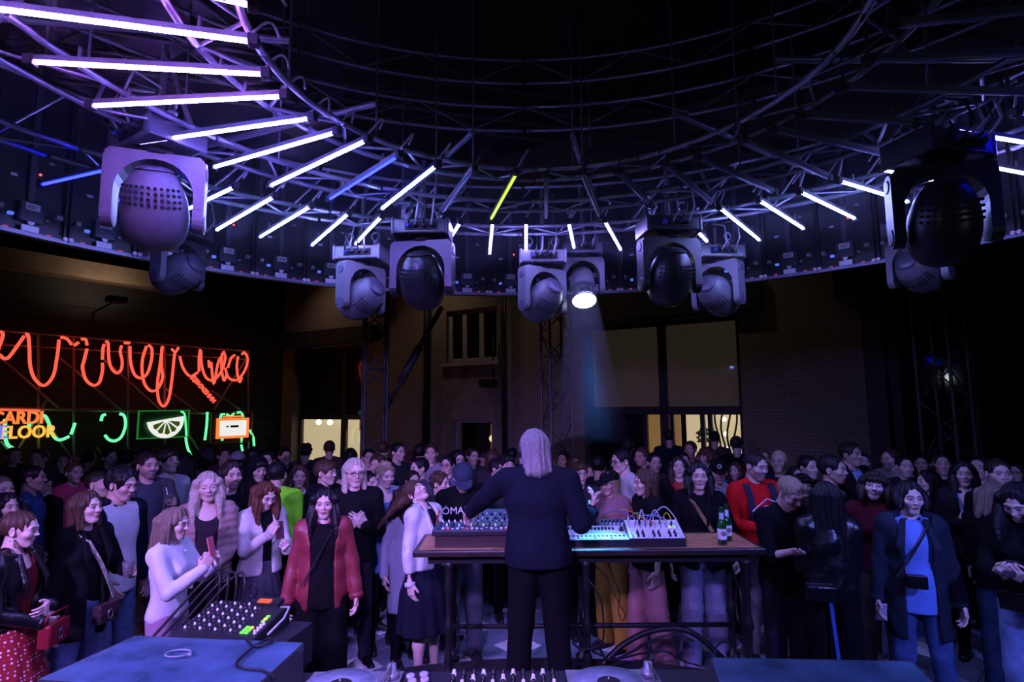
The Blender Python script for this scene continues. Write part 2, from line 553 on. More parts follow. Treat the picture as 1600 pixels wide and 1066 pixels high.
for j in range(12):                                     # spokes tying the rings together
    t = (j + .35) * 2 * math.pi / 12
    rod(tr, 'spoke', ringpt(*rings[0][:3], t, ZT + .21) - off, ringpt(*rings[5][:3], t, ZT + .21) - off, .018, _rod8)
    for k in (0, 2, 4):
        rod(tr, 'hanger', ringpt(*rings[k][:3], t, ZT) - off, ringpt(*rings[k][:3], t, 5.0) - off, .006, _rod6)
# upper ring of four stacked chords
ur = empty('circular_truss', (.16, 1.35, 5.0), 0, 'dim upper truss ring of four stacked curved tubes near roof', 'truss')
for k, (z, R) in enumerate(((5.02, 4.12), (5.27, 4.12), (5.52, 4.12), (5.77, 4.12))):
    for s_ in range(NS):
        t0, t1 = s_ * 2 * math.pi / NS, (s_ + .985) * 2 * math.pi / NS
        MB().tube([ringpt(0, 0, R, t, z - 5.0) for t in np.linspace(t0, t1, 8)], .018, 6).build('chord', M_tube, ur)
for j in range(48):
    t0, t1 = j * 2 * math.pi / 48, (j + 1) * 2 * math.pi / 48
    rod(ur, 'brace', ringpt(0, 0, 4.12, t0, .02 if j % 2 else .27), ringpt(0, 0, 4.12, t1, .27 if j % 2 else .02), .009, _rod6d)
    rod(ur, 'brace', ringpt(0, 0, 4.12, t0, .52 if j % 2 else .77), ringpt(0, 0, 4.12, t1, .77 if j % 2 else .52), .009, _rod6d)
# roof beams
for k, (x0, y0, x1, y1) in enumerate(((-9, 3, 12, 9), (-9, 8, 12, 14), (-4, -2, 10, 5), (-12, 13, 3, -3))):
    a, c = Vector((x0, y0, 7.6)), Vector((x1, y1, 7.6))
    rb = empty('roof_truss', a, 0, ('dark roof truss crossing the ceiling behind the upper ring', 'dark roof truss furthest back under the black roof',
                                    'dark roof truss nearest the camera, overhead right', 'dark roof truss running the other way, overhead left')[k], 'truss')
    d = (c - a)
    u = d.normalized()
    w = Vector((-u.y, u.x, 0)) * .3
    for s1, z in ((-1, 0), (1, 0), (-1, .6), (1, .6)):
        rod(rb, 'chord', w * s1 + Vector((0, 0, z)), d + w * s1 + Vector((0, 0, z)), .035, _rod8d)
    n = int(d.length / .8)
    for j in range(n):
        p, q = d * (j / n), d * ((j + 1) / n)
        s1 = 1 if j % 2 else -1
        rod(rb, 'brace', p + w * s1, q - w * s1, .018, _rod6d)
        rod(rb, 'brace', p - w + Vector((0, 0, .6 if j % 2 else 0)), q - w + Vector((0, 0, 0 if j % 2 else .6)), .018, _rod6d)

# light bars: pixel ends (inner end second), lit colour
def strip_mat(name, col, s, dots):
    m = emis(name, col, s)
    if dots:
        nt = m.node_tree
        tc, w, mr = nt.nodes.new('ShaderNodeTexCoord'), nt.nodes.new('ShaderNodeTexWave'), nt.nodes.new('ShaderNodeMapRange')
        w.bands_direction = 'Z'
        w.inputs['Scale'].default_value = dots
        mr.inputs[3].default_value, mr.inputs[4].default_value = s * .012, s * 2.6
        nt.links.new(tc.outputs['Object'], w.inputs[0])
        nt.links.new(w.outputs[1], mr.inputs[0])
        nt.links.new(mr.outputs[0], nt.nodes['Principled BSDF'].inputs['Emission Strength'])
    return m
SB = 115.
EM = {'w': strip_mat('led_white_blue', (.28, .24, 1.), SB, 0), 'v': strip_mat('led_violet', (.36, .16, 1.), SB, 18.), 'p': strip_mat('led_magenta', (.5, .16, 1.), SB, 18.),
      'i': strip_mat('led_indigo_white', (.2, .14, 1.), SB, 18.), 'b': strip_mat('led_blue', (.004, .006, 1.), SB * .33, 0), 'g': strip_mat('led_lime', (.42, .9, .04), SB * .022, 0),
      'c': strip_mat('led_cool_white', (.25, .29, 1.), SB * 1.1, 0), 'o': mat('led_off', (.16, .17, .3), .35)}
CNAME = {'w': 'glowing blue-white', 'v': 'glowing violet', 'p': 'glowing magenta', 'i': 'glowing indigo-white', 'b': 'glowing deep blue', 'g': 'glowing lime green', 'c': 'glowing cool white', 'o': 'unlit'}
M_alu = mat('bar_housing', (.2, .21, .24), .4, metal=.7)
_house = MB().box(-.016, .016, .004, .026, 0, 1).mesh('housing', M_alu)
_strip = {k: MB().tube([(0, 0, 0), (0, 0, 1)], .008, 8).mesh('light_strip', m) for k, m in EM.items()}
_cap = MB().box(-.02, .02, -.016, .028, -.02, .02, bev=.004).mesh('end_cap', M_blk)
INN = [((130, -52), (396, 10), 'v'), ((-70, 6), (396, 66), 'v'), ((47, 97), (416, 117), 'p'), ((142, 166), (445, 151), 'i'), ((215, 224), (488, 185), 'i'), ((333, 262), (527, 207), 'i'),
       ((422, 291), (575, 219), 'w'), ((514, 312), (624, 243), 'b'), ((596, 327), (684, 258), 'c'), ((690, 333), (741, 265), 'o'), ((767, 343), (808, 270), 'g'), ((853, 343), (854, 275), 'o'),
       ((937, 340), (910, 271), 'o'), ((1014, 320), (965, 270), 'o'), ((1113, 320), (1039, 258), 'o'), ((1210, 302), (1090, 248), 'o'), ((1295, 279), (1160, 219), 'o'), ((1383, 243), (1206, 204), 'o'),
       ((1430, 194), (1251, 183), 'o'), ((1640, 149), (1314, 139), 'o'), ((1650, 83), (1356, 97), 'o'), ((1680, 12), (1392, 44), 'o')]
OUT = [((64, 289), (235, 250), 'b'), ((168, 319), (275, 285), 'b'), ((262, 342), (368, 292), 'c'), ((338, 360), (430, 307), 'c'), ((406, 371), (487, 322), 'c'), ((487, 384), (546, 333), 'c'),
       ((555, 382), (597, 338), 'w'), ((698, 382), (720, 347), 'w'), ((765, 397), (770, 347), 'w'), ((822, 394), (822, 347), 'w'), ((897, 388), (888, 347), 'w'), ((970, 391), (944, 345), 'w'),
       ((1105, 378), (1083, 355), 'w'), ((1187, 376), (1124, 325), 'c'), ((1256, 358), (1185, 313), 'c'), ((1336, 342), (1249, 300), 'c'), ((1420, 316), (1310, 283), 'c'), ((1470, 285), (1376, 265), 'c'),
       ((1615, 274), (1480, 249), 'w'), ((1660, 233), (1490, 205), 'w'), ((1720, 186), (1588, 177), 'b')]
BARS = []
def light_bar(a, c, k, label, group):
    d = c - a
    root = empty('light_bar', a, 0, label, 'light bar', group)
    zl_ = d.normalized()
    yl = Vector((0, 0, 1))
    xl = yl.cross(zl_).normalized()
    M = Matrix((xl, yl, zl_)).transposed().to_4x4()
    L = d.length
    S = M @ Matrix.Diagonal((1, 1, L, 1))
    link('housing', _house, root, None, S)
    if k in 'vpi':                                      # keep the LED pitch in metres
        me = MB().tube([(0, 0, 0), (0, 0, L)], .008, 8).mesh('light_strip', EM[k])
        link('light_strip', me, root, None, M)
    else:
        link('light_strip', _strip[k], root, None, S)
    link('end_cap', _cap, root, None, M)
    link('end_cap', _cap, root, None, M @ Matrix.Translation((0, 0, L)))
    for q in (.2, .8):
        rod(root, 'clip', d * q, d * q + Vector((0, 0, .075)), .008, _rod6d)
    e = d * .97
    MB().tube([e + Vector((0, 0, .03)) + xl * .12 * math.sin(t) * .5 + Vector((0, 0, .1 * math.sin(t))) + d.normalized() * (.02 + .1 * t / 3.1) for t in np.linspace(0, 3.1, 9)], .006, 5).build('cable_loop', M_wcable if k != 'o' else M_cable, root)
    BARS.append((root, k))
    return root
ordn = ['first', 'second', 'third', 'fourth', 'fifth', 'sixth', 'seventh', 'eighth', 'ninth', 'tenth', 'eleventh', 'twelfth', 'thirteenth', 'fourteenth', 'fifteenth', 'sixteenth',
        'seventeenth', 'eighteenth', 'nineteenth', 'twentieth', 'twenty-first', 'twenty-second']
for i, (a, c, k) in enumerate(INN):
    light_bar(atz(*a, HB), atz(*c, HB), k, f'{CNAME[k]} radial light bar, {ordn[i]} from left in inner ring', 'inner ring light bars')
for i, (a, c, k) in enumerate(OUT):
    light_bar(atz(*a, HB), atz(*c, HB), k, f'{CNAME[k]} radial light bar, {ordn[i]} from left in outer ring', 'outer ring light bars')
# the same ring goes on above and behind the camera
for i, t in enumerate(np.linspace(math.radians(-100), math.radians(-255), 9)):
    k = ('v', 'o', 'o', 'o', 'o', 'o', 'o', 'o', 'o')[i]
    light_bar(ringpt(.1, 2.0, 2.0, t, HB), ringpt(.1, 2.0, 1.1, t, HB), k, f'{CNAME[k]} radial bar of inner ring, {ordn[i]} behind the camera', 'inner ring light bars')
    k = ('b', 'b', 'o', 'o', 'o', 'o', 'o', 'b', 'b')[i]
    light_bar(ringpt(.1, 1.8, 3.6, t, HB), ringpt(.1, 1.8, 2.85, t, HB), k, f'{CNAME[k]} radial bar of outer ring, {ordn[i]} behind the camera', 'outer ring light bars')

# round LED screen seen from behind: panels 0.5 m wide
LC, LR, LZ = Vector((.236, 2.38, 0)), 4.12, 3.55
M_panel = mat('panel_back', (.012, .012, .016), .45, var=.3, scale=8)
M_box = mat('panel_box', (.06, .06, .085), .4)
M_white = mat('sticker_white', (.75, .74, .78), .6)
M_pink = emis('led_dot_pink', (1., .12, .35), .35)
M_bluedot = emis('led_dot_blue', (.1, .2, 1.), .9)
M_reddot = emis('led_dot_red', (1., .06, .03), 4.)
NPAN = 52
_pw = 2 * LR * math.tan(math.pi / NPAN)
_pm = {
    'panel_frame': MB().box(-_pw / 2 + .003, _pw / 2 - .003, .0, .05, 0, 1.25).mesh('panel_frame', M_panel),
    'bottom_rail': MB().box(-_pw / 2 + .003, _pw / 2 - .003, -.03, .0, 0, .03).mesh('bottom_rail', mat('rail_violet_grey', (.2, .19, .27), .4, metal=.3)),
    'power_box': MB().box(-.075, .075, -.05, 0, .1, .25, bev=.008).mesh('power_box', M_box),
    'number_plate': MB().box(-.045, .045, -.056, -.05, .185, .235).mesh('number_plate', M_white),
    'sticker': MB().box(-.055, .055, -.04, -.03, .03, .075).mesh('sticker', M_white),
    'round_emblem': MB().lathe([(.022, 0), (.022, .008)], 12, Matrix.Translation((0, -.04, .098)) @ Matrix.Rotation(math.pi / 2, 4, 'X')).mesh('round_emblem', M_white),
    'lock_left': MB().lathe([(.017, 0), (.017, .02)], 8, Matrix.Translation((_pw / 2 - .022, -.03, .035)) @ Matrix.Rotation(math.pi / 2, 4, 'X')).mesh('corner_lock', mat('lock_pink', (.75, .55, .62), .5)),
    'lock_right': MB().lathe([(.017, 0), (.017, .02)], 8, Matrix.Translation((-_pw / 2 + .022, -.03, .035)) @ Matrix.Rotation(math.pi / 2, 4, 'X')).mesh('corner_lock', mat('lock_pink')),
    'post_left': MB().box(_pw / 2 - .028, _pw / 2 - .012, -.03, 0, .06, 1.2).mesh('seam_post', M_blk),
    'post_right': MB().box(-_pw / 2 + .012, -_pw / 2 + .028, -.03, 0, .06, 1.2).mesh('seam_post', M_blk),
    'dot_a': MB().box(-.15, -.12, -.012, 0, .03, .046).mesh('indicator', M_pink), 'dot_b': MB().box(.12, .15, -.012, 0, .03, .046).mesh('indicator', M_pink),
    'dot_c': MB().box(-.13, -.1, -.03, 0, .13, .15).mesh('indicator', M_bluedot), 'dot_d': MB().box(.095, .12, -.03, 0, .135, .15).mesh('connector', mat('grey_plug', (.4, .4, .45), .5)),
    'plug_a': MB().box(.16, .2, -.05, 0, .17, .2).mesh('connector', mat('grey_plug')), 'plug_b': MB().box(-.2, -.17, -.05, 0, .16, .19).mesh('connector', mat('grey_plug')),
    'cabinet_rib': MB().box(-.02, .02, -.025, 0, .26, 1.2).mesh('cabinet_rib', M_box), 'label_a': MB().box(-.13, -.09, -.008, 0, .42, .44).mesh('paper_label', M_white),
    'label_b': MB().box(.1, .135, -.008, 0, .58, .6).mesh('paper_label', mat('dim_label', (.3, .3, .36), .6)), 'led_red': MB().box(.035, .048, -.03, -.02, .47, .483).mesh('status_light', M_reddot),
}
NUMS = ['231', '240', '616', '583', '510', '645', '687', '619', '642', '601', '588']
scr = empty('led_screen_ring', (LC.x, LC.y, LZ), 0, 'round ring of LED screen panels seen from behind, stickers and indicator lights', 'LED screen')
for j in range(NPAN):
    t = (j + .5) * 2 * math.pi / NPAN
    c = ringpt(0, 0, LR, t, 0)
    M = Matrix.Translation(c) @ Matrix.Rotation(-t, 4, 'Z')
    vis = math.cos(t) > -.1
    pr = link('led_panel', _pm['panel_frame'], scr, None, M)
    if vis:
        for k, me in _pm.items():
            if k == 'panel_frame' or (k == 'led_red' and j % 3):
                continue
            link(me.name.split('.')[0], me, pr)
        text('number', NUMS[j % len(NUMS)], .042, M_blk, pr, Matrix.Translation((0, -.057, .208)) @ Matrix.Rotation(math.pi / 2, 4, 'X'), ext=.0005)

# moving heads
M_mh = mat('fixture_grey', (.11, .11, .125), .42, var=.12, scale=20, bump=.1)
M_mh_shade = mat('fixture_shaded', (.016, .016, .018), .35, var=.12, scale=20)  # darker copy of the fixture grey; shade of the unlit heads put into colour
M_vent = mat('vent_black', (.006, .006, .007), .8)
M_lens = mat('dark_lens', (.01, .012, .016), .08, spec=.8)
M_conn = mat('blue_connector', (.03, .06, .5), .4)
VENT = MB().lathe([(.0085, 0), (.0085, .006)], 8, Matrix.Rotation(math.pi / 2, 4, 'X') @ Matrix.Translation((0, 0, -.002))).mesh('vent_hole', M_vent)
def egg(n=28):
    prof = []
    for t in np.linspace(0, math.pi, 19):
        z = -.225 * math.cos(t)
        r = .162 * math.sin(t) ** .72 * (1 - .12 * math.cos(t))
        prof.append((max(r, .004), z))
    return prof
def arm_prism(M):
    pts = [(.058 * math.cos(t), -.30 + .058 * math.sin(t)) for t in np.linspace(math.pi, 2 * math.pi, 9)] + [(.058 * math.cos(t), .0 + .04 * math.sin(t)) for t in np.linspace(0, math.pi, 7)]
    return pts
def moving_head(px, py, depth, sc, pan, tilt, label, lit=False, dark=False, base_yaw=None, loc=None, beam=(420, (.12, .42, 1.), 17, .08)):
    p = at(px, py, depth) if loc is None else Vector(loc)
    root = empty('moving_head_light', p, 0, label, 'stage light', 'moving heads on the ring')
    root.scale = (sc, sc, sc)
    body = M_mh_shade if dark else M_mh
    by = pan if base_yaw is None else base_yaw
    B = Matrix.Rotation(by, 4, 'Z')
    base = MB().box(-.2, .2, -.145, .145, -.115, 0, bev=.012).build('base', body, root, B)
    for sx in (-1, 1):
        MB().box(sx * .2 - .012, sx * .2 + .012, -.15, .15, -.125, .012, bev=.008).build('base_end', body, base)
    MB().box(-.11, .13, -.152, -.14, -.09, -.03).build('socket_panel', M_vent, base)
    for k, x in enumerate((-.08, -.03, .03, .09)):
        MB().lathe([(.017, 0), (.017, .03), (.01, .045)], 10, Matrix.Translation((x, -.15, -.06)) @ Matrix.Rotation(math.pi / 2, 4, 'X')).build('plug', M_conn if k == 0 else M_blk, base)
        MB().tube([(x, -.19, -.06), (x + .02, -.25, -.03 + .02 * k), (x + .03, -.2, .12 + .03 * k), (x + .02 - .02 * k, -.03, .22)], .007, 6).build('cable', M_wcable if k % 2 else M_cable, base)
    for sx in (-1, 1):
        c = MB()
        c.lathe([(.03, 0), (.03, .012), (.018, .014), (.018, .06), (.026, .062), (.026, .075)], 12, Matrix.Translation((sx * .12, 0, 0)))
        c.tube([(sx * .12 + .034 * math.cos(t), 0, .115 + .034 * math.sin(t)) for t in np.linspace(-1.4, 4.2, 12)], .009, 6)
        c.build('clamp', M_tube, base)
    MB().tube([(-.17, .05, 0), (-.16, .06, .12), (-.05, .02, .26), (.0, 0, .3)], .004, 5).build('safety_cable', M_tube, base)
    MB().lathe([(.075, -.15), (.075, -.115)], 20).build('pan_bearing', M_vent, root)
    Y = Matrix.Rotation(pan, 4, 'Z')
    yk = MB()
    oz = -.44
    out = [(-.235, -.19), (-.23, -.165), (-.21, -.145), (.21, -.145), (.23, -.165), (.235, -.19), (.235, oz), (.2, oz)]
    out += [(.185, oz)] + [(.185 * math.cos(t), -.37 + .185 * math.sin(t)) for t in np.linspace(0, math.pi, 15)] + [(-.185, oz), (-.2, oz), (-.235, oz)]
    yk.prism(out, -.06, .06, Matrix.Rotation(math.pi / 2, 4, 'X'))
    yo = yk.build('yoke', body, root, Y)
    for sx in (-1, 1):
        a = MB()
        a.prism(arm_prism(None), -.027, .027, Matrix.Translation((sx * .211, 0, -.2)) @ Matrix(((0, 0, 1, 0), (1, 0, 0, 0), (0, 1, 0, 0), (0, 0, 0, 1))))
        ao = a.build('yoke_arm', body, yo)
        for z, r in ((-.5, .046), (-.22, .036)):
            MB().lathe([(r, 0), (r, .004), (r - .008, .006)], 18, Matrix.Translation((sx * .237, 0, z)) @ Matrix.Rotation(sx * math.pi / 2, 4, 'Y')).build('round_cover', M_box if not dark else M_mh_shade, ao)
    HM_ = Y @ Matrix.Translation((0, 0, -.44)) @ Matrix.Rotation(tilt, 4, 'X')
    if not lit:
        hd_ = MB().lathe(egg(), 30).build('head', body, root, HM_)
        for rr in range(4):                              # rows of vent holes
            for q in range(11):
                t = -.9 + q * .18
                zz = -.02 - .03 * rr
                r = .1655 + (.0035, .003, -.001, -.0065)[rr]
                link('vent_hole', VENT, hd_, None, Matrix.Translation((r * math.sin(t), r * math.cos(t), zz)))
        MB().lathe([(.093, -.2), (.094, -.2045), (.07, -.2165), (.03, -.2265)], 24).build('end_grille', M_vent if dark else M_box, hd_)
        MB().lathe([(.086, .19), (.09, .203), (.08, .2145), (.02, .2265)], 24).build('lens', M_lens, hd_)
    else:
        hd_ = MB().lathe([(.05, -.19), (.11, -.17), (.135, -.1), (.135, .02), (.118, .05)], 30).build('head', body, root, HM_)
        MB().lathe([(.118, .05), (.120, .06), (.132, .21), (.136, .225), (.128, .227), (.11, .12)], 30).build('chrome_barrel', mat('chrome', (.7, .72, .8), .18, metal=1.), hd_)
        MB().lathe([(.005, .226), (.122, .226), (.118, .232), (.005, .24)], 30).build('lit_lens', emis('lit_lens', (.85, .95, 1.), 14.), hd_)
        MB().tube([(.134 * math.cos(t), .134 * math.sin(t), .236) for t in np.linspace(0, 6.2832, 25)[:-1]], .008, 6, closed=True).build('lens_rim', mat('chrome'), hd_)
        lamp('beam', 'SPOT', beam[0], beam[1], Matrix.Translation((0, 0, .25)) @ Matrix.Rotation(math.pi, 4, 'X'), hd_, spot_size=math.radians(beam[2]), spot_blend=.7, shadow_soft_size=beam[3])
    rod(root, 'hanging_pole', (0, 0, .02), (0, 0, .5), .018, _rod8d)
    k_ = min((2, 4, 5), key=lambda q: abs(math.hypot(p.x - rings[q][0], p.y - rings[q][1]) - rings[q][2]))
    cx_, cy_, R0 = rings[k_][:3]
    d_ = Vector((p.x - cx_, p.y - cy_, 0)).normalized()
    n_ = Vector((cx_, cy_, 0)) + d_ * R0
    n_.z = ZT + (.42 if k_ == 5 else 0.)
    rod(root, 'outrigger', (0, 0, .48), (n_ - p) / sc, .016, _rod8d)
    return root
R_ = math.radians
moving_head(250, 205, 3.0, 1.0, R_(22), R_(200), 'big grey moving head light hanging nearest at left', base_yaw=R_(-32))
moving_head(283, 350, 4.9, 1.0, R_(75), R_(-112), 'small blue-lit moving head tucked below the big left one')
moving_head(566, 390, 5.0, 1.0, R_(58), R_(-115), 'violet-lit moving head pointing left, beside first far stage light', base_yaw=R_(-6))
moving_head(661, 350, 4.25, 1.0, R_(-8), R_(205), 'dark blue moving head with perforated egg-shaped back, centre left', dark=True, base_yaw=R_(0))
moving_head(847, 396, 5.2, 1.0, R_(35), R_(-122), 'grey moving head left of the lit lamp over the mixing desk', base_yaw=R_(0))
moving_head(909, 384, 5.4, .86, R_(0), R_(150), 'lit moving head throwing a blue beam down over the crowd', lit=True, beam=(2600, (.05, .32, 1.), 15, .06))
moving_head(1043, 345, 4.3, 1.0, R_(12), R_(205), 'moving head coloured dark as a silhouette, centre right', dark=True, base_yaw=R_(5))
moving_head(1118, 388, 5.2, 1.0, R_(-50), R_(-115), 'grey moving head turned right beside the silhouette lamp', base_yaw=R_(5))
moving_head(1462, 222, 2.9, 1.0, R_(-18), R_(200), 'big moving head coloured dark as if unlit, nearest at right', dark=True, base_yaw=R_(15))
moving_head(1430, 345, 4.8, 1.0, R_(-62), R_(-112), 'pale blue-lit moving head tucked below the big right one')
# wash lights added out of view to light the faces from the front
def wash(loc, target, energy, col, size, label):
    d = (Vector(target) - Vector(loc)).normalized()
    moving_head(0, 0, 0, 1.0, math.atan2(d.x, -d.y), math.acos(d.z), label, lit=True, loc=loc, beam=(energy, col, size, .12))
wash((-3.2, .7, 3.66), (-2.2, 4.3, 1.2), 1150, (.44, .24, 1.), 78, 'added unseen violet wash light above the camera, left side of ring')
wash((-.5, .3, 3.66), (-.2, 5.0, 1.0), 900, (.40, .23, 1.), 58, 'added unseen violet wash light above the camera, centre of ring')
wash((3.3, .6, 3.66), (2.8, 4.7, 1.1), 520, (.17, .19, 1.), 70, 'added unseen blue wash light above the camera, right side of ring')
# black loudspeaker array hanging top left
p = at(478, 60, 5.6)
sp = empty('line_array', p, R_(-15), 'black hanging loudspeaker array between light bars and upper ring', 'loudspeaker')
for k in range(4):
    MB().box(-.3, .3, -.22, .22, -.24 * (k + 1) + .01, -.24 * k, Matrix.Rotation(.05 * k, 4, 'X'), bev=.015).build('speaker_cabinet', M_blk, sp)
MB().box(-.36, .36, -.2, .2, .02, .1).tube([(0, 0, .1), (0, 0, 1.6)], .02, 6).build('flying_frame', M_blk, sp)

# truss towers carrying the roof
def tower(px0, px1, depth, label, ztop=5.6, me8=None, yaw=0.):
    a, c = at(px0, 640, depth), at(px1, 640, depth)
    w = (c.x - a.x)
    root = empty('truss_tower', ((a.x + c.x) / 2, depth, 0), yaw, label, 'truss')
    h = w / 2
    for sx in (-1, 1):
        for sy in (-1, 1):
            rod(root, 'chord', (sx * h, sy * h, 0), (sx * h, sy * h, ztop), .026, _rod8d if me8 is None else me8)
    n = int(ztop / (w * .9))
    dz = ztop / n
    for j in range(n):
        z0, z1 = j * dz, (j + 1) * dz
        for sgn in (-1, 1):
            s1 = sgn if j % 2 else -sgn
            rod(root, 'brace', (-h * s1, sgn * h, z0), (h * s1, sgn * h, z1), .012, _rod6d)
            rod(root, 'brace', (sgn * h, -h * s1, z0), (sgn * h, h * s1, z1), .012, _rod6d)
        if j % 4 == 0:
            for sgn in (-1, 1):
                rod(root, 'brace', (-h, sgn * h, z0), (h, sgn * h, z0), .012, _rod6d)
    return root
t1 = tower(568, 602, 10.5, 'square truss tower left, before the brick wall', yaw=R_(20))
tower(852, 888, 10.5, 'square truss tower behind the long-haired musician', yaw=R_(20))
tower(1453, 1502, 9.0, 'square truss tower at right before the dark glass', yaw=R_(25))
a, c = at(602, 640, 10.6), at(690, 480, 10.9)
o = MB().tube([a, c], .05, 8).tube([a + (c - a) * .25, a + (c - a) * .6], .075, 8).build('diagonal_strut', M_tubed)
tag(o, 'dark diagonal strut rising from the left truss tower', 'strut')
# ---------------------------------------------------------------- neon signs on a scaffold before the left wall
NO = LO + LN * 1.1
def npt(px, py, off_=0.):
    return on_plane(px, py, NO + LN * off_, LN)
M_nred = emis('neon_red', (1., .085, .05), 1.55)
M_ngrn = emis('neon_green', (.12, .9, .34), 1.5)
M_nyel = emis('neon_yellow', (1., .5, .06), 1.1)
M_norg = emis('neon_orange', (1., .2, .04), 1.25)
M_nblu = emis('neon_blue', (.2, .25, 1.), .9)
M_nwht = emis('neon_white', (.9, .9, .85), .95)
M_scaf = mat('scaffold_pipe', (.28, .27, .25), .45, metal=.5)
sc_ = empty('sign_scaffold', npt(200, 640), 0, 'pipe scaffold with diagonals carrying the neon signs', 'scaffold')
so = npt(200, 640)
def srod(a, c, r=.035, name='pipe'):
    rod(sc_, name, npt(*a, -.12) - so, npt(*c, -.12) - so, r, _srod)
_srod = MB().tube([(0, 0, 0), (0, 0, 1)], 1., 8).mesh('pipe', M_scaf)
srod((-60, 511), (390, 549)); srod((-60, 636), (390, 648)); srod((-60, 535), (390, 562), .02)
for x in (-50, 60, 115, 200, 257, 388):
    yt = 511 + (x + 60) * 38 / 450
    srod((x, yt), (x, 760), .03)
for a, c in (((0, 560), (95, 640)), ((60, 640), (130, 745)), ((95, 560), (190, 642)), ((160, 560), (255, 645)), ((255, 605), (310, 645)), ((385, 560), (335, 640)), ((0, 690), (50, 745)), ((150, 700), (190, 745)),
             ((285, 665), (310, 702)), ((330, 610), (375, 640)), ((75, 620), (30, 700))):
    srod(a, c, .028)
RED = [[(-12, 548), (0, 555), (6, 560), (15, 557), (38, 525)], [(-4, 520), (4, 520), (3, 530), (-2, 543), (-4, 551)], [(40, 523), (44, 524), (46, 545), (47, 570), (53, 590), (65, 602), (75, 599), (84, 585), (88, 565), (91, 545), (92, 531)],
       [(95, 527), (105, 530), (112, 539)], [(116, 540), (123, 535)], [(127, 530), (134, 531), (136, 540)], [(136, 545), (131, 565), (129, 575), (134, 593), (145, 602), (155, 598), (160, 580), (160, 567)],
       [(160, 562), (161, 545), (163, 538)], [(165, 534), (169, 537), (170, 560), (174, 575), (182, 583), (189, 578), (191, 565), (188, 550), (190, 540)], [(194, 536), (203, 536)],
       [(203, 541), (204, 565), (210, 585), (221, 591), (231, 582), (237, 560), (237, 545), (232, 539)], [(229, 541), (223, 560), (222, 580), (226, 600), (236, 611), (247, 607), (254, 590), (252, 570), (253, 543)],
       [(254, 541), (250, 570), (246, 600), (248, 625), (256, 635), (264, 622), (269, 590), (272, 560), (274, 548)], [(268, 545), (274, 550), (279, 543)], [(281, 557), (286, 575), (297, 588), (309, 582)],
       [(311, 581), (311, 560), (313, 546)], [(314, 548), (315, 570), (322, 590), (334, 594), (346, 580), (352, 560), (349, 549)], [(326, 563), (327, 575)], [(330, 566), (334, 600), (340, 570), (345, 558)], [(347, 552), (346, 575), (350, 595), (354, 585)],
       [(352, 575), (357, 590), (370, 594), (382, 580), (387, 562), (382, 551), (378, 554)], [(372, 557), (370, 575), (374, 597), (378, 590)], [(356, 575), (361, 560), (367, 555)]]
GRN = [[(8, 655), (8, 680), (12, 695), (23, 702)], [(64, 651), (70, 650), (76, 660), (80, 675), (88, 686), (97, 687), (108, 682)], [(111, 679), (115, 668), (117, 661)], [(187, 647), (194, 650), (196, 665), (190, 682), (180, 689), (170, 687), (164, 680)],
       [(158, 658), (160, 650), (165, 648)], [(282, 643), (288, 648), (290, 670), (291, 690), (295, 705), (301, 716)], [(324, 644), (323, 665), (320, 688)], [(344, 656), (346, 648), (351, 647)], [(354, 647), (360, 651), (366, 645)], [(370, 645), (377, 645), (380, 652)],
       [(348, 681), (347, 689)], [(378, 682), (377, 692)], [(377, 695), (379, 705)], [(390, 672), (396, 685), (397, 705)], [(46, 662), (45, 667)]]
def smooth(pts, n=6):
    P = [Vector(p) for p in pts]
    if len(P) < 3:
        return P
    out = []
    for i in range(len(P) - 1):
        p0, p1, p2, p3 = P[max(i - 1, 0)], P[i], P[i + 1], P[min(i + 2, len(P) - 1)]
        for k in range(n):
            t = k / n
            out.append(.5 * ((2 * p1) + (p2 - p0) * t + (2 * p0 - 5 * p1 + 4 * p2 - p3) * t * t + (3 * p1 - p0 - 3 * p2 + p3) * t ** 3))
    return out + [P[-1]]
for nm, sets, m, lab in (('red_neon_squiggle', RED, M_nred, 'long looping red neon tube squiggle along the scaffold top'), ('green_neon_squiggle', GRN, M_ngrn, 'looping green neon tube squiggle along the scaffold below the red one')):
    o0 = npt(200, 600)
    root = empty(nm, o0, 0, lab, 'neon sign')
    for q in sets:
        MB().tube(smooth([npt(*p) - o0 for p in q]), .034, 8).build('neon_tube', m, root)
# frame whose x runs along the scaffold and z is up
def nframe(px, py, o=.06, roll=0.):
    p = npt(px, py, o)
    return Matrix.Translation(p) @ Matrix(((LU.x, 0, LN.x, 0), (LU.y, 0, LN.y, 0), (0, 1, 0, 0), (0, 0, 0, 1))) @ Matrix.Rotation(roll, 4, 'Z')
ys = (npt(0, 655) - npt(0, 685)).length / 30           # metres per pixel, about
t = text('neon_lettering', 'CARDI', .39, M_norg, None, nframe(28, 654), ext=.03, bevel=.008, sx=.8)
tag(t, 'orange glowing block letters cut off by the left edge', 'neon sign')
t = text('neon_lettering', 'FLOOR', .39, M_nyel, None, nframe(45, 676), ext=.03, bevel=.008, sx=.8)
tag(t, 'yellow glowing word FLOOR below the orange letters', 'neon sign')
t = text('neon_lettering', 'E', .39, M_nblu, None, nframe(5, 676), ext=.03, bevel=.008, sx=.8)
tag(t, 'blue glowing letter at the left edge beside yellow word', 'neon sign')
o = MB().tube([npt(-20, 640, .05), npt(62, 642, .05)], .025, 6).build('neon_line', M_nred)
tag(o, 'thin straight red neon line above the orange letters', 'neon sign')
t = text('neon_lettering', 'ДВИЖЕНИИ', .16, M_nred, None, nframe(318, 609, .06, R_(-47)), ext=.02, bevel=.006)
tag(t, 'small red slanted neon word hanging between squiggle and signs', 'neon sign')
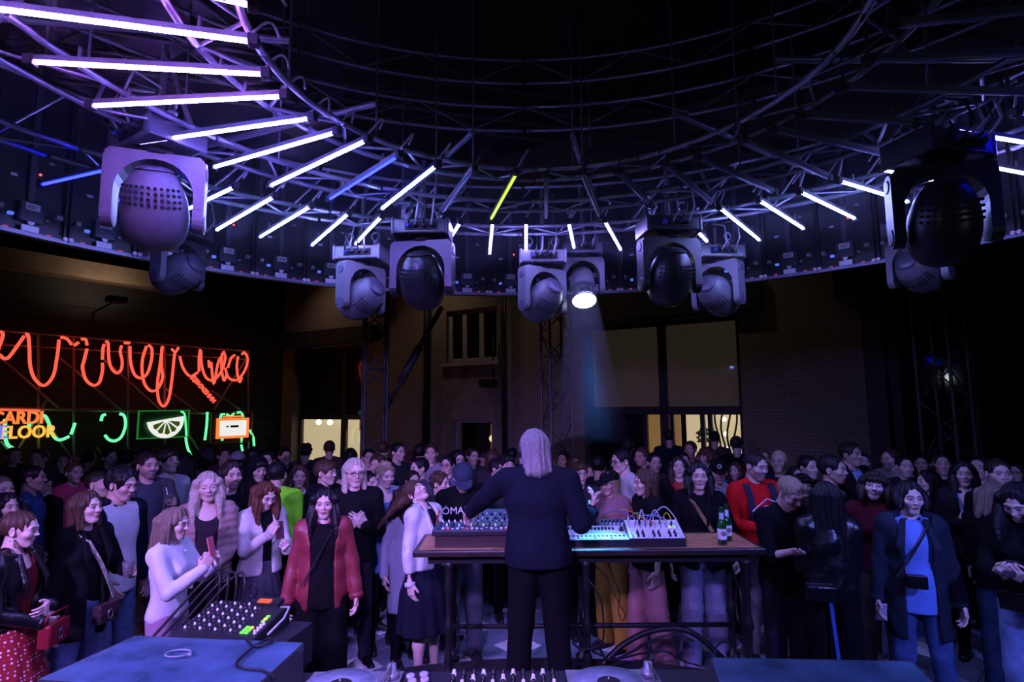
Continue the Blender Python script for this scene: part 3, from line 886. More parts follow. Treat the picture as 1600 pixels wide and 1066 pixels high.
# lime slice sign
o0 = npt(257, 663, .05)
ls = empty('lime_sign', o0, 0, 'green box sign with a glowing white lime slice', 'neon sign')
F_ = nframe(257, 663, .05).to_3x3().to_4x4()
MB().box(-.62, .62, -.36, .36, -.12, -.03).build('sign_box', mat('sign_box_green', (.02, .16, .03), .5), ls, F_)
for x0, x1, y0, y1 in ((-.64, .64, .34, .37), (-.64, .64, -.37, -.34), (-.64, -.61, -.37, .37), (.61, .64, -.37, .37)):
    MB().box(x0, x1, y0, y1, -.04, .0).build('edge_tube', emis('edge_green', (.03, .5, .08), .35), ls, F_)
rim = [(.46 * math.cos(t_), .5 * math.sin(t_)) for t_ in np.linspace(math.pi, 2 * math.pi, 17)]
S_ = F_ @ Matrix.Translation((.02, .13, 0)) @ Matrix.Rotation(.16, 4, 'Z')
MB().prism(rim, 0, .03).build('slice_rim', M_nwht, ls, S_)
for k in range(5):
    a0, a1 = math.pi + .2 + k * .56, math.pi + .2 + k * .56 + .42
    MB().prism([(.07 * math.cos((a0 + a1) / 2), .07 * math.sin((a0 + a1) / 2) - .02), (.34 * math.cos(a0), .36 * math.sin(a0) - .02), (.36 * math.cos((a0 + a1) / 2), .39 * math.sin((a0 + a1) / 2) - .02), (.34 * math.cos(a1), .36 * math.sin(a1) - .02)], .031, .05).build('lime_segment', mat('segment_dark_green', (.01, .08, .01), .5, emit=(.3, .6, .05), es=.12), ls, S_)
# box sign at the right end
o0 = npt(364, 668, .05)
bs = empty('box_sign', o0, 0, 'orange glowing cassette-shaped sign at scaffold end', 'neon sign')
F_ = nframe(364, 668, .05).to_3x3().to_4x4()
MB().box(-.62, .62, -.42, .42, -.12, -.06).build('sign_box', M_blk, bs, F_)
for x0, x1, y0, y1 in ((-.63, .63, .41, .44), (-.63, .63, -.44, -.41), (-.63, -.6, -.44, .44), (.6, .63, -.44, .44)):
    MB().box(x0, x1, y0, y1, -.06, -.02).build('edge_tube', mat('edge_brass', (.3, .2, .1), .4), bs, F_)
MB().box(-.42, .42, -.24, .22, -.05, 0).build('panel', M_nwht, bs, F_)
for x0, x1, y0, y1 in ((-.48, .48, .2, .27), (-.48, .48, -.31, -.24), (-.48, -.41, -.31, .27), (.41, .48, -.31, .27), (-.3, .3, .29, .34)):
    MB().box(x0, x1, y0, y1, -.03, .02).build('outline_tube', M_norg, bs, F_)
MB().box(-.08, .16, .0, .06, .0, .02).build('dark_slot', M_blk, bs, F_)
MB().box(-.2, -.14, .01, .05, .0, .02).build('dark_slot', M_blk, bs, F_)
# ---------------------------------------------------------------- figures: signed-distance modelling, surface nets
class G:
    def __init__(s, lo, hi, h):
        s.h = h
        s.lo = np.array(lo, np.float32)
        s.n = np.maximum(np.ceil((np.array(hi) - s.lo) / h).astype(int) + 1, 4)
        s.f = np.full(s.n, .08, np.float32)
        s.ax = [s.lo[i] + h * np.arange(s.n[i], dtype=np.float32) for i in range(3)]
    def sub(s, lo, hi):
        a = np.clip(np.floor((np.array(lo) - s.lo) / s.h).astype(int), 0, s.n)
        b = np.clip(np.ceil((np.array(hi) - s.lo) / s.h).astype(int) + 1, 0, s.n)
        if (b <= a).any():
            return None
        sl = tuple(slice(a[i], b[i]) for i in range(3))
        return sl, s.ax[0][sl[0]][:, None, None], s.ax[1][sl[1]][None, :, None], s.ax[2][sl[2]][None, None, :]
    def put(s, sl, d, k, op):
        f = s.f[sl]
        if op < 0:
            d = -d
            if k > 0:
                h = np.clip(.5 - .5 * (f - d) / k, 0, 1)
                s.f[sl] = f + (d - f) * h + k * h * (1 - h)
            else:
                s.f[sl] = np.maximum(f, d)
        elif k > 0:
            h = np.clip(.5 + .5 * (f - d) / k, 0, 1)
            s.f[sl] = f + (d - f) * h - k * h * (1 - h)
        else:
            s.f[sl] = np.minimum(f, d)
    # tapered capsule; flat=(axis, factor) squashes it along an axis
    def cone(s, a, b, ra, rb, k=.02, op=1, flat=None):
        a, b = np.array(a, float), np.array(b, float)
        m = max(ra, rb) * (1 if flat is None else max(1, flat[1])) + .05
        q = s.sub(np.minimum(a, b) - m, np.maximum(a, b) + m)
        if q is None:
            return s
        sl, X, Y, Z = q
        px, py, pz = X - a[0], Y - a[1], Z - a[2]
        ba = b - a
        if flat is not None:
            n, fc = np.array(flat[0], float), flat[1]
            e = (px * n[0] + py * n[1] + pz * n[2]) * (1 / fc - 1)
            px, py, pz = px + e * n[0], py + e * n[1], pz + e * n[2]
            ba = ba + n * ((ba @ n) * (1 / fc - 1))
        L = max(ba @ ba, 1e-9)
        t = np.clip((px * ba[0] + py * ba[1] + pz * ba[2]) / L, 0, 1)
        d = np.sqrt((px - t * ba[0]) ** 2 + (py - t * ba[1]) ** 2 + (pz - t * ba[2]) ** 2) - (ra + (rb - ra) * t)
        s.put(sl, d.astype(np.float32), k, op)
        return s
    def ell(s, c, r, R=None, k=.02, op=1):            # R: 3x3, columns are the ellipsoid's axes
        c, r = np.array(c, float), np.array(r, float)
        m = r.max() + .05
        q = s.sub(c - m, c + m)
        if q is None:
            return s
        sl, X, Y, Z = q
        p = [X - c[0], Y - c[1], Z - c[2]]
        if R is not None:
            R = np.array(R, float)
            p = [p[0] * R[0, i] + p[1] * R[1, i] + p[2] * R[2, i] for i in range(3)]
        k0 = np.sqrt((p[0] / r[0]) ** 2 + (p[1] / r[1]) ** 2 + (p[2] / r[2]) ** 2)
        k1 = np.sqrt((p[0] / r[0] ** 2) ** 2 + (p[1] / r[1] ** 2) ** 2 + (p[2] / r[2] ** 2) ** 2) + 1e-6
        s.put(sl, (k0 * (k0 - 1) / k1).astype(np.float32), k, op)
        return s
    def cut(s, p, n, k=0.):                           # drop what lies on the +n side of a plane
        n = np.array(n, float)
        n = n / np.linalg.norm(n)
        d = (s.ax[0][:, None, None] - p[0]) * n[0] + (s.ax[1][None, :, None] - p[1]) * n[1] + (s.ax[2][None, None, :] - p[2]) * n[2]
        s.f = np.maximum(s.f, d.astype(np.float32))
        return s
    def box(s, c, r, R=None, rad=.01, k=.0, op=1):
        c, r = np.array(c, float), np.array(r, float)
        m = np.linalg.norm(r) + .05
        q = s.sub(c - m, c + m)
        if q is None:
            return s
        sl, X, Y, Z = q
        p = [X - c[0], Y - c[1], Z - c[2]]
        if R is not None:
            R = np.array(R, float)
            p = [p[0] * R[0, i] + p[1] * R[1, i] + p[2] * R[2, i] for i in range(3)]
        q = [np.abs(p[i]) - (r[i] - rad) for i in range(3)]
        d = np.sqrt(sum(np.maximum(v, 0) ** 2 for v in q)) + np.minimum(np.maximum(q[0], np.maximum(q[1], q[2])), 0) - rad
        s.put(sl, d.astype(np.float32), k, op)
        return s
    def folds(s, rng, amp=.005, wl=.09, n=4, zs=.6):
        X, Y, Z = s.ax[0][:, None, None], s.ax[1][None, :, None], s.ax[2][None, None, :]
        acc = 0
        for _ in range(n):
            d = rng.normal(size=3) * np.array([1, 1, zs])
            d = d / np.linalg.norm(d) * 2 * math.pi / (wl * rng.uniform(.7, 1.6))
            acc = acc + np.sin(X * d[0] + Y * d[1] + Z * d[2] + rng.uniform(0, 6.28)
                               + .9 * np.sin(X * rng.uniform(8, 16) + Z * rng.uniform(5, 14)))
        s.f = s.f + (acc * (amp / math.sqrt(n))).astype(np.float32)
        return s
    def net(s):
        f = s.f
        f[0], f[-1], f[:, 0], f[:, -1], f[:, :, 0], f[:, :, -1] = .05, .05, .05, .05, .05, .05
        ins = f < 0
        c = np.zeros(tuple(np.array(f.shape) - 1), np.int8)
        for i in (0, 1):
            for j in (0, 1):
                for k in (0, 1):
                    c += ins[i:f.shape[0] - 1 + i, j:f.shape[1] - 1 + j, k:f.shape[2] - 1 + k]
        act = (c > 0) & (c < 8)
        I = np.argwhere(act)
        if len(I) == 0:
            return np.zeros((0, 3)), np.zeros((0, 4), int)
        idx = np.full(act.shape, -1, np.int64)
        idx[act] = np.arange(len(I))
        P = np.zeros((len(I), 3))
        N = np.zeros(len(I))
        cor = [(i, j, k) for i in (0, 1) for j in (0, 1) for k in (0, 1)]
        V = {q: f[I[:, 0] + q[0], I[:, 1] + q[1], I[:, 2] + q[2]] for q in cor}
        for a in cor:
            for ax in range(3):
                if a[ax]:
                    continue
                b = list(a)
                b[ax] = 1
                va, vb = V[a], V[tuple(b)]
                cr = (va < 0) != (vb < 0)
                t = np.where(cr, va / np.where(cr, va - vb, 1), 0)
                p = np.array(a, float)[None, :].repeat(len(I), 0)
                p[:, ax] += t
                P += p * cr[:, None]
                N += cr
        P = (P / N[:, None] + I) * s.h + s.lo
        quads = []
        for ax in range(3):
            sl0 = [slice(1, -1)] * 3
            sl0[ax] = slice(0, -1)
            sl1 = [slice(1, -1)] * 3
            sl1[ax] = slice(1, None)
            A, B = ins[tuple(sl0)], ins[tuple(sl1)]
            for flip in (0, 1):
                e = np.argwhere((A & ~B) if flip == 0 else (~A & B))
                if len(e) == 0:
                    continue
                off = np.ones(3, int)
                off[ax] = 0
                e = e + off
                u, v = (ax + 1) % 3, (ax + 2) % 3
                du, dv = np.zeros(3, int), np.zeros(3, int)
                du[u], dv[v] = 1, 1
                q = [idx[tuple((e - o).T)] for o in (du + dv, dv, 0 * du, du)]
                q = np.stack(q if flip == 0 else q[::-1], 1)
                quads.append(q)
        Q = np.concatenate(quads) if quads else np.zeros((0, 4), int)
        return P, Q[(Q >= 0).all(1)]
def np_mesh(name, P, Q, m=None, col=None, smooth=True):
    me = bpy.data.meshes.new(name)
    me.vertices.add(len(P))
    me.vertices.foreach_set('co', np.asarray(P, np.float32).ravel())
    me.loops.add(Q.size)
    me.loops.foreach_set('vertex_index', Q.astype(np.int32).ravel())
    me.polygons.add(len(Q))
    k = Q.shape[1]
    me.polygons.foreach_set('loop_start', np.arange(0, Q.size, k, dtype=np.int32))
    me.polygons.foreach_set('loop_total', np.full(len(Q), k, np.int32))
    me.polygons.foreach_set('use_smooth', np.full(len(Q), smooth))
    me.update(calc_edges=True)
    if col is not None:
        a = me.color_attributes.new('Col', 'FLOAT_COLOR', 'POINT')
        a.data.foreach_set('color', np.c_[col, np.ones(len(col))].astype(np.float32).ravel())
    if m is not None:
        me.materials.append(m)
    return me
# ---------------------------------------------------------------- people
def rx(a):
    c, s = math.cos(a), math.sin(a)
    return np.array([[1, 0, 0], [0, c, -s], [0, s, c]])
def ry(a):
    c, s = math.cos(a), math.sin(a)
    return np.array([[c, 0, s], [0, 1, 0], [-s, 0, c]])
def rz(a):
    c, s = math.cos(a), math.sin(a)
    return np.array([[c, -s, 0], [s, c, 0], [0, 0, 1]])
def unit(v):
    v = np.array(v, float)
    return v / max(np.linalg.norm(v), 1e-9)
_HT = {}
def head_template(fem, h):
    k = (fem, h)
    if k in _HT:
        return _HT[k]
    g = G((-.105, -.145, -.15), (.105, .125, .14), h)
    w = .93 if fem else 1.
    g.ell((0, .014, .036), (.077, .098, .086), k=.0)
    g.ell((0, -.027, -.022), (.061 * w, .064, .08), k=.03)
    g.ell((0, -.056, -.085), (.025 * w, .027, .021), k=.022)
    for sx in (-1, 1):
        g.cone((sx * .049 * w, .0, -.048), (sx * .016, -.062, -.09), .015 * w, .014, k=.02)
        g.ell((sx * .043 * w, -.06, -.016), (.024, .026, .022), k=.02)
        g.cone((sx * .012, -.087 + (.002 if fem else 0), .033), (sx * .046, -.075, .031), .0095 if fem else .011, .008, k=.014)
    g.cone((0, -.085, .028), (0, -.1, -.015), .0075, .0095, k=.012)
    g.ell((0, -.1055, -.018), (.010 * w, .0115, .009), k=.006)
    for sx in (-1, 1):
        g.ell((sx * .0115, -.095, -.0205), (.0075, .010, .0072), k=.006)
        g.ell((sx * .032, -.1, .012), (.019, .014, .011), k=.012, op=-1)
        g.ell((sx * .031, -.077, .0115), (.0165, .0135, .0125), k=.004)
        g.cone((sx * .045, -.075, .02), (sx * .018, -.087, .0205), .0045, .0045, k=.004)
    g.cone((-.023, -.085, -.0535), (.023, -.085, -.0535), .004, .004, k=.008, op=-1)
    g.ell((0, -.0875, -.0485), (.019, .0095, .0058), k=.006)
    g.ell((0, -.0855, -.0585), (.0165, .010, .0066), k=.006)
    g.cone((-.018, -.0955, -.0535), (.018, -.0955, -.0535), .0024, .0024, k=.003, op=-1)
    for sx in (-1, 1):
        R = rz(sx * .35) @ rx(-.2)
        g.ell((sx * .08, .012, .002), (.009, .020, .032), R=R, k=.008)
        g.ell((sx * .087, .006, .004), (.007, .011, .02), R=R, k=.004, op=-1)
    g.cone((0, .034, -.05), (0, .04, -.15), .046 * w, .05 * w, k=.014)
    _HT[k] = g.net()
    return _HT[k]
def head_cols(P, tone, lip=(.42, .2, .2), brow=(.05, .035, .03), closed=False, beard=0., eyecol=(.03, .025, .03)):
    x, y, z = P[:, 0], P[:, 1], P[:, 2]
    ax = np.abs(x)
    C = np.tile(np.array(tone, float), (len(P), 1))
    C *= (1 + .06 * np.sin(x * 90 + 1) * np.sin(z * 70))[:, None]
    def mixc(w, c):
        w = np.clip(w, 0, 1)[:, None]
        C[:] = C * (1 - w) + np.array(c) * w
    fr = y < -.055
    mixc(fr * np.clip(1.3 - ((ax - .042) / .02) ** 2 - ((z + .018) / .02) ** 2, 0, 1) * .25, np.array(tone) * np.array([1.05, .62, .62]))
    e = 1.2 - (x / .0205) ** 2 - ((z + .0538) / .0108) ** 2
    mixc(fr * np.clip(e * 3, 0, 1) * .9, lip)
    if beard:
        b = ((z < -.03) & (y < .0) & (e < 0)) * np.clip((-.03 - z) / .03, 0, 1) + ((np.abs(z + .037) < .007) & (ax < .028) & fr) * 1.
        mixc(b * beard, brow)
    bz = .034 - 9 * (ax - .032) ** 2
    mixc(fr * np.clip((.0055 - np.abs(z - bz)) / .003, 0, 1) * ((ax > .010) & (ax < .05)), brow)
    ex, ez = (ax - .031) / .0155, (z - .0115) / (.0052 if not closed else .0022)
    inside = np.clip((1 - ex ** 2 - ez ** 2) * 3, 0, 1) * fr
    if closed:
        mixc(np.clip((1 - ex ** 2 - ((z - .007) / .0035) ** 2) * 3, 0, 1) * fr, (.03, .02, .025))
    else:
        mixc(np.clip((1.7 - ex ** 2 - ((z - .0125) / .0085) ** 2) * 2, 0, 1) * fr * .75, np.array(tone) * .25)
        mixc(inside, (.5, .48, .48))
        mixc(inside * np.clip((1 - ((ax - .031) / .0068) ** 2) * 3, 0, 1), eyecol)
    return C
_HD = {}
def hand_template(curl, h, thumb=.0, spread=.0):
    k = (curl, h, thumb, spread)
    if k in _HD:
        return _HD[k]
    g = G((-.075, -.05, -.115), (.095, .215, .05), h)
    g.cone((0, -.035, 0), (0, .01, 0), .026, .027, k=.0, flat=((0, 0, 1), .8))
    g.box((0, .052, 0), (.041, .045, .014), rad=.012, k=.014)
    g.ell((.028, .03, -.008), (.02, .03, .015), k=.012)
    for i, (x, y0, L) in enumerate(((.031, .093, .072), (.0105, .098, .08), (-.0105, .095, .074), (-.0305, .086, .058))):
        p = np.array([x, y0 - .012, 0.])
        a = .0
        for j, fr in enumerate((.48, .3, .24)):
            a += curl * (1.15 if j == 0 else 1.25) + (.05 * i if curl > .1 else 0)
            d = np.array([(x * 2.2) * (.35 + spread) * (1 - min(curl, 1)), math.cos(a), -math.sin(a)])
            q = p + unit(d) * (L * fr + (.012 if j == 0 else 0))
            g.cone(p, q, .0092 - .0009 * j, .0088 - .0009 * j, k=.004 if j else .008)
            p = q
    t0, t1 = np.array([.03, .018, -.006]), np.array([.058 - .012 * thumb, .05, -.014 - .03 * thumb])
    t2 = t1 + np.array([.012 - .03 * thumb, .028, -.008 - .014 * thumb])
    g.cone(t0, t1, .013, .0105, k=.012)
    g.cone(t1, t2, .0102, .0085, k=.004)
    _HD[k] = g.net()
    return _HD[k]
HANDPOSE = {'relax': (.28, .1, 0.), 'grip': (.72, .9, 0.), 'open': (.1, .1, .3), 'fist': (1.05, 1., 0.), 'flat': (.05, .2, 0.)}
def ik(a, b, l1, l2, hint):
    a, b = np.array(a, float), np.array(b, float)
    d = b - a
    L = np.linalg.norm(d)
    if L > (l1 + l2) * .995:
        b = a + d / L * (l1 + l2) * .995
        d = b - a
        L = np.linalg.norm(d)
    x = (l1 * l1 - l2 * l2 + L * L) / (2 * L)
    hh = math.sqrt(max(l1 * l1 - x * x, 0))
    u = d / L
    n = np.array(hint, float)
    n = unit(n - u * (n @ u))
    return a + u * x + n * hh, b
def net_obj(name, g, m, parent, smooth_iter=0):
    P, Q = g.net()
    return link(name, np_mesh(name, P, Q, m), parent)
def cloth_mat(col, kind='cloth'):
    c = tuple(round(v, 3) for v in col)
    nm = kind + '_' + '_'.join(str(int(v * 1000)) for v in c)
    if kind == 'leather':
        return mat(nm, c, .32, bump=.6, scale=16, var=.15, spec=.55, bd=.014)
    if kind == 'sequin':
        return mat(nm, c, .4, metal=.35, var=.75, scale=160)
    if kind == 'denim':
        return mat(nm, c, .88, var=.4, scale=11, bump=.7, bd=.014, spec=.15)
    if kind == 'satin':
        return mat(nm, c, .42, var=.12, scale=13, bump=.7, bd=.016)
    if kind == 'dots':
        m = mat(nm, c, .7)
        nt = m.node_tree
        if 'dots' not in nt.nodes:
            tc, v = nt.nodes.new('ShaderNodeTexCoord'), nt.nodes.new('ShaderNodeTexVoronoi')
            v.name = 'dots'
            v.inputs['Scale'].default_value = 42
            v.inputs['Randomness'].default_value = .15
            lt, mx = nt.nodes.new('ShaderNodeMath'), nt.nodes.new('ShaderNodeMix')
            lt.operation, lt.inputs[1].default_value = 'LESS_THAN', .28
            mx.data_type = 'RGBA'
            mx.inputs[6].default_value, mx.inputs[7].default_value = (*c, 1), (.8, .7, .7, 1)
            nt.links.new(tc.outputs['Object'], v.inputs['Vector'])
            nt.links.new(v.outputs['Distance'], lt.inputs[0])
            nt.links.new(lt.outputs[0], mx.inputs[0])
            nt.links.new(mx.outputs[2], nt.nodes['Principled BSDF'].inputs['Base Color'])
        return m
    return mat(nm, c, .88, var=.10, scale=15, bump=.75, spec=.12, bd=.016, stretch=(1., 1., .6))
def hair_mat(col):
    c = tuple(round(v, 3) for v in col)
    return mat('hair_' + '_'.join(str(int(v * 1000)) for v in c), tuple(.8 * v for v in c), .45, var=.5, bump=.5, scale=1., stretch=(230, 230, 9), spec=.3)
SKIN = mat('skin', (.6, .4, .33), .5, attr='Col', bump=.06, scale=120)
TONES = {'fair': (.62, .42, .35), 'light': (.55, .36, .29), 'mid': (.46, .29, .22), 'pale': (.7, .5, .43)}
HAIRC = {'black': (.012, .011, .014), 'dark': (.03, .02, .017), 'brown': (.085, .045, .028), 'auburn': (.15, .055, .032),
         'blond': (.42, .31, .2), 'ash': (.24, .18, .13), 'grey': (.33, .31, .32), 'platin': (.62, .52, .42), 'ginger': (.2, .075, .04)}

_SHOE = {}
def shoe_mesh(kind):
    if kind not in _SHOE:
        g = G((-.07, -.2, -.03), (.07, .12, .16), .0085)
        g.cone((0, .055, .055), (0, -.05, .042), .04, .034, k=0)
        g.cone((0, -.05, .042), (.004, -.15, .03), .04, .03, k=.03, flat=((0, 0, 1), .8))
        if kind != 'pump':
            g.cone((0, .045, .06), (0, .04, .105), .042, .042, k=.03)
        g.ell((0, .04, .14), (.032, .04, .04), k=.01, op=-1)
        g.cut((0, 0, .012), (0, 0, -1))
        s = G((-.07, -.2, -.01), (.07, .12, .05), .0085)
        s.cone((0, .055, .02), (0, -.05, .02), .041, .036, k=0)
        s.cone((0, -.05, .02), (.004, -.152, .02), .043, .033, k=.03)
        s.cut((0, 0, .027), (0, 0, 1)).cut((0, 0, .0), (0, 0, -1))
        _SHOE[kind] = (np_mesh('shoe', *g.net()), np_mesh('sole', *s.net()))
    return _SHOE[kind]

def hair_sdf(g, st, Hp, Rh, hs, rng, D=np.array([0, 0, -1.]), L=.3, fb=1.):
    """st: style; Hp maps head coordinates into person space; D is down; L is the length below the ears."""
    def E(c, r, k=.02, op=1, R=None):
        g.ell(Hp(c), np.array(r) * hs, R=Rh if R is None else Rh @ R, k=k, op=op)
    def C(a, b, ra, rb, k=.02, op=1):
        g.cone(Hp(a), Hp(b), ra * hs, rb * hs, k=k, op=op)
    def face(yf=-.118, zt=-.03, rz_=.095, rx_=.068):
        E((0, yf, zt), (rx_, .08, rz_), k=.012, op=-1)
    if st in ('short', 'crop', 'quiff', 'curly', 'bangs', 'messy'):
        e = {'crop': .004, 'short': .009, 'quiff': .012, 'curly': .014, 'bangs': .016, 'messy': .02}[st]
        E((0, .02, .04), (.077 + e, .098 + e, .084 + e), k=0)
        if st == 'quiff':
            E((.01, -.055, .118), (.055, .045, .03), k=.02)
            E((0, -.02, .128), (.055, .05, .022), k=.02)
        if st == 'bangs':
            E((0, -.075, .07), (.06, .03, .045), k=.02)
        if st in ('curly', 'messy'):
            for _ in range(46 if st == 'curly' else 34):
                v = unit(rng.normal(size=3))
                if v[2] < -.15 or (v[1] < -.75 and v[2] < .35):
                    continue
                E((v[0] * .082, .02 + v[1] * .1, .045 + v[2] * .09), (.022, .022, .022) if st == 'curly' else (.03, .02, .02), k=.006, R=rz(rng.uniform(0, 3)))
        E((0, -.12, -.004 if st != 'bangs' else -.045), (.08, .086, .105), k=.012, op=-1)
        E((0, 0, -.125), (.12, .14, .095), k=.01, op=-1)
        for sx in (-1, 1):
            E((sx * .09, .0, -.01), (.03, .03, .04), k=.008, op=-1)
    elif st in ('bob', 'long', 'wavy', 'back', 'fringe', 'man'):
        E((0, .02, .04), (.085, .108, .093), k=0)
        for sx in (-1, 1):
            C((sx * .02, -.03, .108), (sx * .074, -.035, .03), .022, .018, k=.02)
        bl = {'bob': .0, 'man': .0}.get(st, 1)
        if st in ('bob', 'man'):
            zz = -.13 if st == 'bob' else -.15
            for sx in (-1, 1):
                C((sx * .073, .0, .04), (sx * .083, -.022, zz), .025, .023, k=.025)
                C((sx * .055, .06, .03), (sx * .06, .055, zz), .04, .032, k=.03)
            C((0, .08, .03), (0, .075, zz), .055, .05, k=.03)
        else:
            wav = .012 if st == 'wavy' else .003
            for sx in (-1, 1):
                base = Hp((sx * .066, -.005, .05))
                for q in range(2 if st == 'back' else 4):
                    p = base + np.array([sx * .006 * q, -.012 * q if fb > 0 else .03 * q, 0])
                    n = 7
                    for j in range(n):
                        t = (j + 1) / n
                        out = sx * (.02 * math.sin(t * 2.2) + .004 * q)
                        nx = base + D * (L * t * (1 - .07 * q)) + np.array([out + wav * math.sin(9 * t + q * 1.7), fb * (-.06 * t - .016 * q * t) + .02 + wav * math.cos(8 * t + q), 0])
                        rr_ = (.019 + .014 * math.sin(math.pi * min(t * 1.1, 1.)) - .008 * t ** 3) * hs
                        g.cone(p, nx, rr_, rr_, k=.016)
                        p = nx
            for q in (-1.2, -.4, .4, 1.2):
                p = Hp((q * .05, .075, .02))
                b = p + D * (L * rng.uniform(.85, 1.0)) + np.array([q * .025, .045, 0])
                g.cone(p, b, .05, .022, k=.02)
        face(yf=-.12 if st != 'fringe' else -.124, zt=.004 if st != 'fringe' else -.046, rx_=.064)
        if st != 'fringe':
            C((0, -.118, .01), (.004, -.1, .098), .05, .012, k=.01, op=-1)
        if st == 'fringe':
            E((0, -.078, .062), (.062, .028, .032), k=.012)
        g.cone(Hp((0, -.04, -.13)), Hp((0, -.1, -.3)), .05 * hs, .07 * hs, k=.015, op=-1)
    elif st in ('up', 'bun', 'tail'):
        E((0, .02, .042), (.084, .106, .09), k=0)
        E((0, -.12, .0), (.078, .086, .105), k=.012, op=-1)
        E((0, -.01, -.13), (.12, .13, .095), k=.012, op=-1)
        for sx in (-1, 1):
            E((sx * .092, .0, -.01), (.025, .028, .04), k=.008, op=-1)
        if st == 'bun':
            for _ in range(16):
                v = unit(rng.normal(size=3)) * .03
                E((v[0] * 1.4, .02 + v[1], .145 + v[2]), (.02, .02, .02), k=.008)
        elif st == 'up':
            E((0, .11, .0), (.045, .035, .045), k=.02)
        else:
            p = Hp((0, .11, .03))
            for j in range(5):
                nx = p + D * (L / 5) + np.array([0, .02 - .008 * j, 0])
                g.cone(p, nx, .035, .032, k=.01)
                p = nx
    elif st == 'flyback':                              # head thrown back, hair streaming behind
        E((0, .02, .04), (.088, .11, .094), k=0)
        face()
        for q in range(9):
            a = (q - 4) / 4
            p = Hp((a * .07, .085, .06 - .05 * abs(a)))
            v = np.array([.0, .16, -.10])
            for j in range(5):
                nx = p + (v * (1 - .05 * j) + np.array([a * .05, 0, -.028 * j])) * .33
                g.cone(p, nx, .034 - .004 * j, .031 - .004 * j, k=.012)
                p = nx
    return g
def groove(g, Hp, Rh, amp, n, rng, zf=18.):
    c = Hp((0, .02, 0))
    X, Y, Z = g.ax[0][:, None, None] - c[0], g.ax[1][None, :, None] - c[1], g.ax[2][None, None, :] - c[2]
    th = np.arctan2(X, Y + 1e-5)
    g.f = g.f + (amp * (np.sin(th * n + 1.4 * np.sin(Z * zf + rng.uniform(0, 6)) + 2) + .6 * np.sin(th * n * 1.7 + Z * zf * .8))).astype(np.float32)
    return g

ARM = {  # wrist target (x is outward), hand pose, hand direction (None = along forearm), palm normal (x inward = -1)
    'side': ((.262, -.03, .87), 'relax', (.05, -.25, -1), (-1, -.2, 0)),
    'hip': ((.2, -.13, .93), 'relax', (-.3, -.6, -.7), (-.8, .4, 0)),
    'clasp': ((.06, -.22, 1.02), 'relax', (-.9, -.3, -.3), (.1, 1, .3)),
    'chest': ((.07, -.24, 1.20), 'relax', (-.7, -.3, .55), (-.2, 1, .0)),
    'drink': ((.15, -.27, 1.13), 'grip', (-.5, -.85, .25), (-.85, .35, 0)),
    'drinkup': ((.12, -.27, 1.26), 'grip', (-.45, -.75, .5), (-.85, .35, 0)),
    'phone': ((.09, -.30, 1.29), 'grip', (-.35, -.3, .85), (-.75, .65, .1)),
    'phonelow': ((.075, -.30, 1.14), 'grip', (-.5, -.7, .45), (-.5, .5, .7)),
    'face': ((.07, -.2, 1.40), 'relax', (-.3, .1, 1), (-.5, .8, 0)),
    'back': ((.16, .14, 1.0), 'relax', (-.9, .2, -.2), (0, -1, 0)),
    'pocket': ((.21, -.04, .95), 'relax', (-.2, -.3, -1), (-1, 0, 0)),
    'belly': ((.03, -.21, 1.10), 'relax', (-1, -.2, -.1), (0, 1, 0)),
    'reach': ((.3, -.42, 1.12), 'relax', (.1, -.8, -.5), (-.2, .2, -1)),
}
BUTTON = MB().lathe([(.008, -.004), (.008, .003), (.006, .005)], 10).mesh('button')
NP = 0
DEPTH = {}
